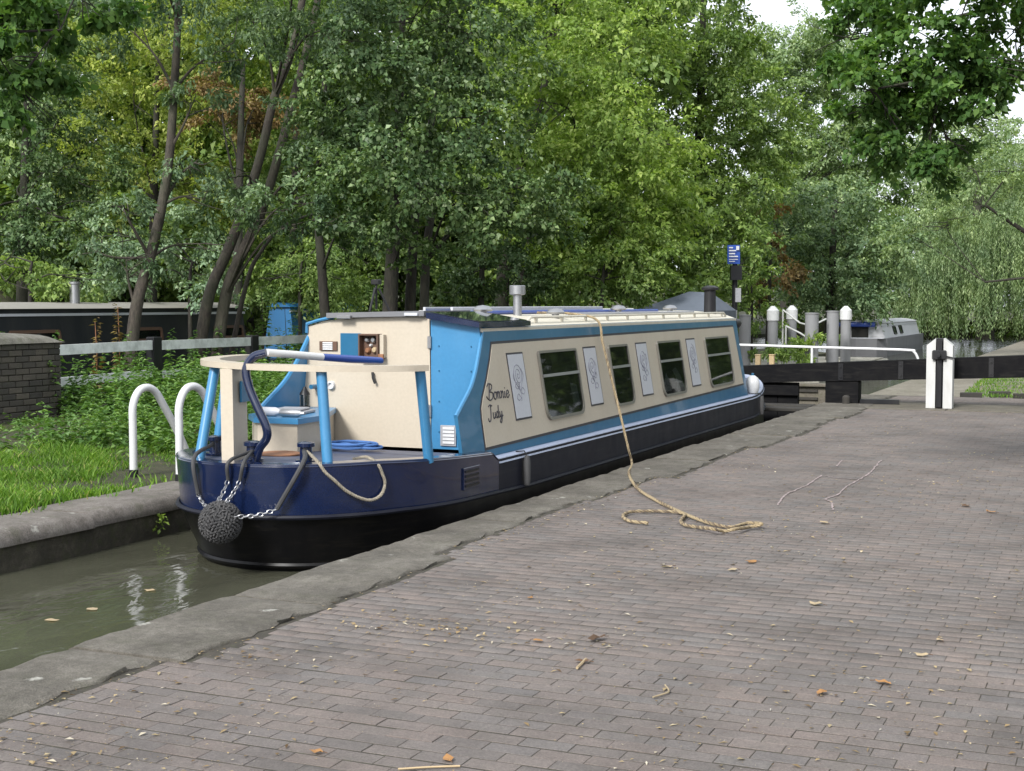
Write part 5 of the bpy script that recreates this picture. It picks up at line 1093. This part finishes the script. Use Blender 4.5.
# ---- forest at the far left, behind the black narrowboat
for (lab, px, d, mt, sz, spec) in [
    ('yellow green tree lit from behind between the leaning trunks', 150, 31, 'leaf_yellow', 0.10, [(130, 100, 60, 50, 0), (190, 60, 50, 50, 0), (90, 150, 50, 40, 0), (150, 180, 60, 40, 0), (210, 150, 45, 40, .5), (240, 100, 40, 50, .5), (170, 10, 70, 50, 0), (230, 210, 40, 35, .3), (90, 60, 50, 50, .5)]),
    ('dark leafy tree at the left edge behind the black boat', 20, 27, 'leaf_dark', 0.09, [(20, 180, 60, 45, 0), (60, 230, 50, 35, -.3), (0, 240, 50, 40, -.5), (30, 120, 55, 45, .3), (20, 60, 60, 50, .5), (75, 170, 35, 35, .3)]),
    ('rusty brown patch of a dying tree between the leaning trunks', 235, 29, 'leaf_brown', 0.09, [(228, 115, 26, 22, 0), (250, 100, 20, 22, .3), (205, 85, 14, 14, 0)]),
    ('olive green tree behind the twin leaning stems', 290, 32, 'leaf_mid', 0.10, [(270, 60, 50, 60, 0), (300, 150, 50, 60, 0), (260, 230, 50, 45, 0), (330, 240, 50, 45, 0), (310, 285, 40, 25, -.5), (280, 0, 60, 50, 0), (350, 280, 50, 30, 0)])]:
    tree('bank_tree', lab, [([base(px, d, 0.5), tuple(atd(px+4, 200, d)), tuple(atd(px+8, 60, d))], 0.14, 0.05)], lobes_px(spec, d, 1.3), mt, sz, 2.0, 0.55, group='trees on the wooded bank')
for (lab, px, d, mt, sz, spec) in [
    ('silvery grey green shrub above the roof of the black boat', 190, 24.5, 'leaf_silver', 0.085, [(195, 262, 38, 22, 0), (165, 235, 30, 24, 0), (215, 285, 30, 14, 0), (110, 240, 35, 28, .5), (130, 275, 40, 20, 0)]),
    ('low ivy thicket at the far left above the black boat', 30, 23, 'leaf_mid', 0.085, [(20, 280, 45, 18, 0), (70, 280, 35, 16, 0), (0, 262, 40, 20, .3)]),
    ('shaded shrub behind the blue boat', 300, 27, 'leaf_mid', 0.08, [(300, 270, 40, 24, 0), (340, 285, 35, 18, 0), (270, 280, 30, 18, 0), (360, 250, 35, 25, 1)])]:
    tree('bank_shrub', lab, [([base(px, d, 0.2), tuple(atd(px, 285, d)), tuple(atd(px+2, 262, d))], 0.05, 0.02)], lobes_px(spec, d, 0.8), mt, sz, 2.3, 0.55, cat='shrub', group='shrubs on the wooded bank')
# ---- far wood closing the view: one mass
parts = []
for i in range(150):
    px = -150 + 1320*i/149 + random.uniform(-8, 8); d = random.uniform(70, 82) if px > 640 else random.uniform(36, 46)
    top = 150 if px < 640 else 175
    for k in range(3):
        py = random.uniform(top, 300); c = atd(px, py, d); r = random.uniform(1.5, 2.5)*(1.4 if px > 640 else 1)
        parts.append(spray(c, (r, r, r*1.1), 700, 0.23, 0.6, 0.8, 14, 0.3, 0.1))
    if px < 700:
        for k in range(3):
            c = atd(px, random.uniform(-60, 160), d); parts.append(spray(c, (2, 2, 2), 600, 0.23, 0.6, 0.8, 14, 0.3, 0.1))
C, D, N, ln, wd = [np.concatenate(x) for x in zip(*parts)]
o = link('far_wood', leaf_mesh('far_wood', C, D, N, ln, wd), 'leaf_mid'); tag(o, 'dense green wood closing the background behind the single trees', 'wood', kind='stuff')
# ---- tree standing on the quay to the right of the camera, its boughs hang into the top right corner
tb3 = [(4.2, 12.5, -0.02), (4.1, 12.4, 2.0), (3.8, 12.2, 3.8), (3.4, 12.0, 6.5)]
bough = [(3.8, 12.2, 3.8), tuple(atd(1100, 60, 11.5)), tuple(atd(1020, 72, 11.3)), tuple(atd(940, 78, 11)), tuple(atd(870, 90, 10.8))]
bough2 = [(3.8, 12.2, 4.0), tuple(atd(1120, -40, 12)), tuple(atd(1000, 5, 12)), tuple(atd(900, 30, 12)), tuple(atd(850, 40, 12))]
tree('overhanging_tree', 'dark leafy boughs hanging into the top right corner', [(tb3, 0.28, 0.12), (bough, 0.035, 0.008), (bough2, 0.035, 0.008)],
     lobes_px([(840, 60, 26, 22, .5), (860, 110, 22, 14, .3), (905, 75, 40, 30, .4), (880, 25, 50, 34, 1), (930, 40, 55, 42, 0), (990, 30, 50, 40, 0), (870, 80, 45, 26, 0), (930, 110, 48, 34, 0), (895, 140, 40, 22, 0), (965, 85, 45, 40, 0), (1010, 80, 30, 20, 0), (920, 165, 28, 14, 0), (945, 150, 28, 16, 0), (850, 15, 34, 22, 1), (1040, 10, 60, 50, 0), (1090, 50, 60, 40, .5), (1140, 0, 70, 50, 1), (960, -40, 120, 40, 0)], 11, 0.5)
     + [((2.5, 12.0, 7.0), (1.8, 1.8, 1.0)), ((4.5, 13.5, 6.0), (1.8, 1.8, 1.2)), ((5.2, 10.8, 5.5), (1.6, 1.8, 1.2))], 'leaf_over', 0.060, 3.9, 0.75, 'bark_dark', twig=0.35, droop=0.25, hollow=0.1, lt_=0.006)
ta4 = [(-9.8, 4.0, 0.0), (-9.7, 4.1, 2.0), (-9.5, 4.6, 3.6), (-9.2, 5.2, 6)]
boughL = [(-9.5, 4.6, 3.6), tuple(atd(-60, 10, 11)), tuple(atd(0, 30, 11.4)), tuple(atd(60, 30, 11.6))]
tree('overhanging_maple', 'broad maple leaves hanging into the top left corner', [(ta4, 0.2, 0.08), (boughL, 0.03, 0.008)],
     lobes_px([(20, 15, 50, 30, 0), (60, 30, 42, 22, .4), (0, 60, 40, 26, 0), (45, 75, 30, 20, .2), (10, 100, 30, 20, 0), (95, 15, 35, 22, .5), (-40, 60, 50, 60, 0), (20, -50, 90, 40, 0)], 11.5, 0.5), 'leaf_over', 0.078, 3.2, 0.85, 'bark_dark', twig=0.4, droop=0.3, hollow=0.1, lt_=0.006)
# ---- more trees along the quay side, behind and right of the camera (they mirror in the windows)
for k, (x, y, h) in enumerate([(9, 14, 9), (4.5, 27, 12), (3.0, 34, 13), (5.0, 41, 14), (3.5, 50, 14), (8, 60, 15)]):
    tree('towpath_tree', ['leafy tree right of the quay, nearest the lock', 'leafy tree right of the balance beam end', 'tall leafy tree by the towpath past the gate', 'tall leafy tree farther along the towpath', 'tall tree on the towpath near the willow', 'tallest tree at the far end of the towpath'][k], [([(x, y, -0.06), (x, y+.1, 2), (x+.2, y, h*0.75)], 0.25, 0.08)],
         [((x, y, h*0.55), (3.0, 3.4, 2.8)), ((x-.6, y+1.5, h*0.3), (2.4, 3, 2.2)), ((x-.4, y-1.6, h*0.33), (2.4, 3, 2.2)), ((x, y, h*0.82), (2.6, 2.8, 2.4)), ((x-.3, y, h*0.14), (2.0, 3.0, 1.5))], 'leaf_mid', 0.26, 1.7, 0.6, group='trees along the towpath', limbs=False)
# ---- nettles and weeds under the fence: ground cover
parts = []
def weeds(n, xr, yr, hr, size, shape=0.5):
    for _ in range(n):
        x, y = random.uniform(*xr), random.uniform(*yr); h = random.uniform(*hr); m = int(h/0.045)*3; t = np.linspace(0.12, 1, m); lean = rng.normal(size=2)*0.10
        C = np.stack([x+lean[0]*t, y+lean[1]*t, 0.03+h*t], 1) + rng.normal(size=(m, 3))*0.012
        a = rng.random(m)*6.283; D = np.stack([np.cos(a), np.sin(a), 0.15-0.35*rng.random(m)], 1); N = unit(m)*0.35+np.array([0, 0, 1.0])
        ln = size*(1.25-0.7*t)*(0.7+0.6*rng.random(m)); parts.append((C, D, N, ln, ln*shape))
weeds(300, (-12.8, -10.3), (13.7, 19.5), (0.4, 0.8), 0.12); weeds(240, (-10.6, -8.7), (12.4, 19), (0.3, 0.72), 0.11); weeds(60, (-13.9, -13.1), (13.8, 23), (0.7, 1.15), 0.13)
weeds(70, (-12.1, -10.2), (10.5, 13.6), (0.1, 0.3), 0.09); weeds(110, (-10.8, -8.5), (11.2, 12.8), (0.15, 0.48), 0.10); weeds(100, (-8.9, -8.1), (12, 20), (0.2, 0.5), 0.10); weeds(200, (-13.5, -8.4), (19.5, 27), (0.5, 1.0), 0.14)
C, D, N, ln, wd = [np.concatenate(x) for x in zip(*parts)]
o = link('nettle_bank', leaf_mesh('nettle_bank', C, D, N, ln, wd), 'nettle'); tag(o, 'thick green nettles and weeds under the white fence', 'nettles', kind='stuff')
# tall plants poking up before the black boat
for k, (px, h, lab) in enumerate([(118, 1.5, 'tall dry reddish weed in front of the black boat'), (262, 1.75, 'tall leafy weed by the end of the black boat'), (285, 1.45, 'leafy weed in front of the blue boat'), (95, 1.3, 'dry brown weed beside the tan window')]):
    p = onx(px, 340, -13.35); e = empty('tall_weed', (p[0], p[1], 0.08), lab, 'plant', 'tall weeds at the fence')
    MB().tube([(p[0], p[1], 0.05), (p[0]+.03, p[1], h*0.6), (p[0]-.02, p[1]+.03, h)], [0.010, 0.004], 5).build('stem', 'rust' if k in (0, 3) else 'bark', e)
    parts = []; weeds(1, (p[0], p[0]+.01), (p[1], p[1]+.01), (h, h), 0.13, 0.4); C, D, N, ln, wd = parts[0]
    link('foliage', leaf_mesh('foliage', C-np.array([p[0], p[1], 0.08]), D, N, ln, wd), 'leaf_brown' if k in (0, 3) else 'nettle', e)
# ---- grass
def grass(name, label, xr, yr, n, h0, h1, keep=None):
    x = rng.uniform(*xr, n); y = rng.uniform(*yr, n); cl = 0.55+0.45*np.sin(x*3.1+np.sin(y*2.3)*2)*np.sin(y*2.7+x)
    k = rng.random(n) < 0.35+0.65*cl
    if keep is not None: k &= keep(x, y)
    x, y = x[k], y[k]; n = len(x); h = (h0+(h1-h0)*rng.random(n)**1.5)*(0.35+0.8*cl[k]); a = rng.random(n)*6.283; b = rng.random(n)*6.283; w = 0.004+0.004*rng.random(n); ben = h*(0.3+0.7*rng.random(n))
    z = np.full(n, -0.03) + 0.03*np.clip((-x-8)/2, 0, 2.5); s = np.stack([np.cos(a)*w, np.sin(a)*w, 0*w], 1); B = np.stack([x, y, z], 1); bd = np.stack([np.cos(b)*ben, np.sin(b)*ben, h], 1)
    V = np.empty((n, 5, 3)); V[:, 0] = B-s; V[:, 1] = B+s; V[:, 2] = B+bd*np.array([.35, .35, .6])+s*.8; V[:, 3] = B+bd*np.array([.35, .35, .6])-s*.8; V[:, 4] = B+bd
    i = np.arange(n)*5; o = link(name, np_mesh(name, V.reshape(-1, 3), quads=np.stack([i, i+1, i+2, i+3], 1), tris=np.stack([i+3, i+2, i+4], 1)), 'grass'); return tag(o, label, 'grass', kind='stuff')
grass('bank_grass', 'short bright grass between the far coping and the nettles', (-12.2, -7.42), (5.5, 16), 120000, 0.05, 0.15, lambda x, y: ((x < -7.66) | (rng.random(len(x)) < 0.08)) & ((np.hypot(x+7.9, (y-10.3)*0.7) > 0.55) | (rng.random(len(x)) < 0.12)))
grass('towpath_grass', 'patchy grass on the towpath beyond the balance beam', (-3.2, 6), (24.6, 40), 70000, 0.03, 0.09, lambda x, y: (np.sin(x*1.3+y)*np.sin(y*.9) > -0.5) & (x > -2.6 - 0.03*(y-24)))
# small weed growing in the far lock wall, tuft in the coping joint
c = np.array(onx(157, 521, -6.99)); parts = []
P_, D_, N_, l_, w_ = spray(c, (0.025, 0.09, 0.06), 54, 0.036, 0.6, 0.05, 2, 0.2)
e = empty('wall_weed', c, 'small green weed growing out of the far lock wall', 'plant'); link('foliage', leaf_mesh('foliage', P_-c, D_, N_, l_, w_), 'leaf_bright', e); MB().tube([tuple(c+np.array([-0.04, 0, -0.02])), tuple(c)], 0.004, 4).build('stem', 'bark', e)
# ---- litter on the bricks
n = 16000; X = rng.uniform(-3.85, 1.5, n); Yv = 3.6 + 18*rng.random(n)**1.6; cl = np.sin(X*2.1+Yv*.7)*np.sin(Yv*1.3-X) ; k = rng.random(n) < 0.45+0.5*cl; X, Yv = X[k], Yv[k]
extra = [(-3.80+0.05*rng.normal(), y_) for y_ in rng.uniform(4, 18, 900)] + [(q[0]+rng.normal()*0.25, q[1]+rng.normal()*0.12) for q in (onz(415, 625), onz(440, 628), onz(595, 640), onz(230, 655)) for _ in range(130)]
X = np.concatenate([X, [q[0] for q in extra]]); Yv = np.concatenate([Yv, [q[1] for q in extra]]); n = len(X)
a = rng.random(n)*6.283; D = np.stack([np.cos(a), np.sin(a), 0.05*rng.normal(size=n)], 1); ln = 0.007+0.034*rng.random(n)**3.5
wd = ln*(0.15+0.5*rng.random(n)); o = link('litter', leaf_mesh('litter', np.stack([X, Yv, np.full(n, 0.003)], 1), D, np.tile([0, 0, 1.0], (n, 1)), ln, wd, 0.1), 'litter'); tag(o, 'scattered crumbs of dry leaf and seed on the brick paving', 'litter', kind='stuff')
def fallen(px, py, s, mat, label):
    s = s*0.8
    p = onz(px, py, 0.002); m = MB(); a = random.uniform(0, 6.28); ca, sa = math.cos(a), math.sin(a); V, Fs = [], []; nn = 9
    outl = [(math.cos(q)*s*(1+0.18*math.sin(q*5)), math.sin(q)*s*0.6*(1+0.2*math.cos(q*4))) for q in np.linspace(0, 2*math.pi, nn, endpoint=False)]
    V = [(p[0], p[1], 0.006)] + [(p[0]+x*ca-y*sa, p[1]+x*sa+y*ca, 0.003+random.uniform(0.0, 0.35)*s) for x, y in outl]
    e = empty('fallen_leaf', tuple(p), label, 'leaf', 'single fallen leaves on the bricks')
    m.add(V, [(0, 1+i, 1+(i+1) % nn) for i in range(nn)]).build('blade', mat, e)
    MB().tube([(p[0]+s*ca, p[1]+s*sa, 0.008), (p[0]+s*1.6*ca, p[1]+s*1.6*sa, 0.004)], 0.0018, 4).build('stalk', 'fallen_dark', e)
for (px, py, s, mt, lab) in [(991, 512, .05, 'fallen_orange', 'orange fallen leaf near the right edge of the bricks'), (667, 567, .05, 'fallen_tan', 'tan fallen leaf in front of the rope curls'), (751, 562, .045, 'fallen_orange', 'bright orange fallen leaf right of the tan one'), (816, 604, .05, 'fallen_tan', 'pale tan leaf on the bricks right of centre'), (921, 655, .04, 'fallen_tan', 'cream coloured leaf low on the right of the bricks'), (883, 683, .045, 'fallen_orange', 'dull orange leaf low on the right'), (822, 693, .04, 'fallen_orange', 'small orange leaf left of the dull orange one'), (448, 759, .035, 'fallen_orange', 'curled orange leaf at the bottom edge left of centre'), (316, 752, .035, 'fallen_orange', 'small orange leaf at the bottom left'), (530, 598, .03, 'fallen_orange', 'little orange leaf above the middle of the bricks'), (538, 641, .035, 'fallen_orange', 'small curled orange leaf near the centre bottom'), (597, 639, .06, 'fallen_dark', 'dark brown crumpled leaf right of the curled one'), (582, 662, .04, 'fallen_dark', 'dark twig like leaf below the crumpled one'), (966, 506, .05, 'fallen_dark', 'dark brown leaf left of the orange one near the right edge'), (733, 570, .035, 'fallen_tan', 'small pinkish leaf beside the bright orange one'), (824, 523, .05, 'fallen_tan', 'yellowish leaf just below the chalk lines'), (940, 640, .03, 'fallen_tan', 'tiny cream leaf above the cream one at right')]:
    fallen(px, py, s, mt, lab)
def twig_(pts, label, r=0.004): MB().tube(crom([onz(x, y, r) for x, y in pts], 4), r, 5).build('twig', 'fallen_tan', label=label, cat='twig', group='twigs on the bricks')
twig_([(653, 697), (663, 694), (669, 691), (665, 685)], 'forked pale twig low in the centre of the bricks'); twig_([(577, 668), (581, 664), (586, 659)], 'straight tan stick in the middle of the bricks', 0.006); twig_([(398, 769), (430, 767), (460, 766)], 'long thin straw at the bottom edge')
for k, (px, py, lab) in enumerate([(92, 609, 'yellow leaf floating on the canal in front of the hoops'), (52, 620, 'small tan leaf floating near the left edge of the canal'), (150, 590, 'pale leaf floating by the far wall')]):
    p = onz(px, py, WZ+0.004); e = empty('floating_leaf', tuple(p), lab, 'leaf', 'leaves floating on the canal'); q = 0.4+k
    V = [(p[0]+0.05*math.cos(a+q)*(1 if i % 2 else .7), p[1]+0.035*math.sin(a+q)*(1 if i % 2 else .7), p[2]+0.002*(i % 3)) for i, a in enumerate(np.linspace(0, 2*math.pi, 8, endpoint=False))]
    MB().add(V, [tuple(range(8))]).build('blade', 'fallen_tan', e)
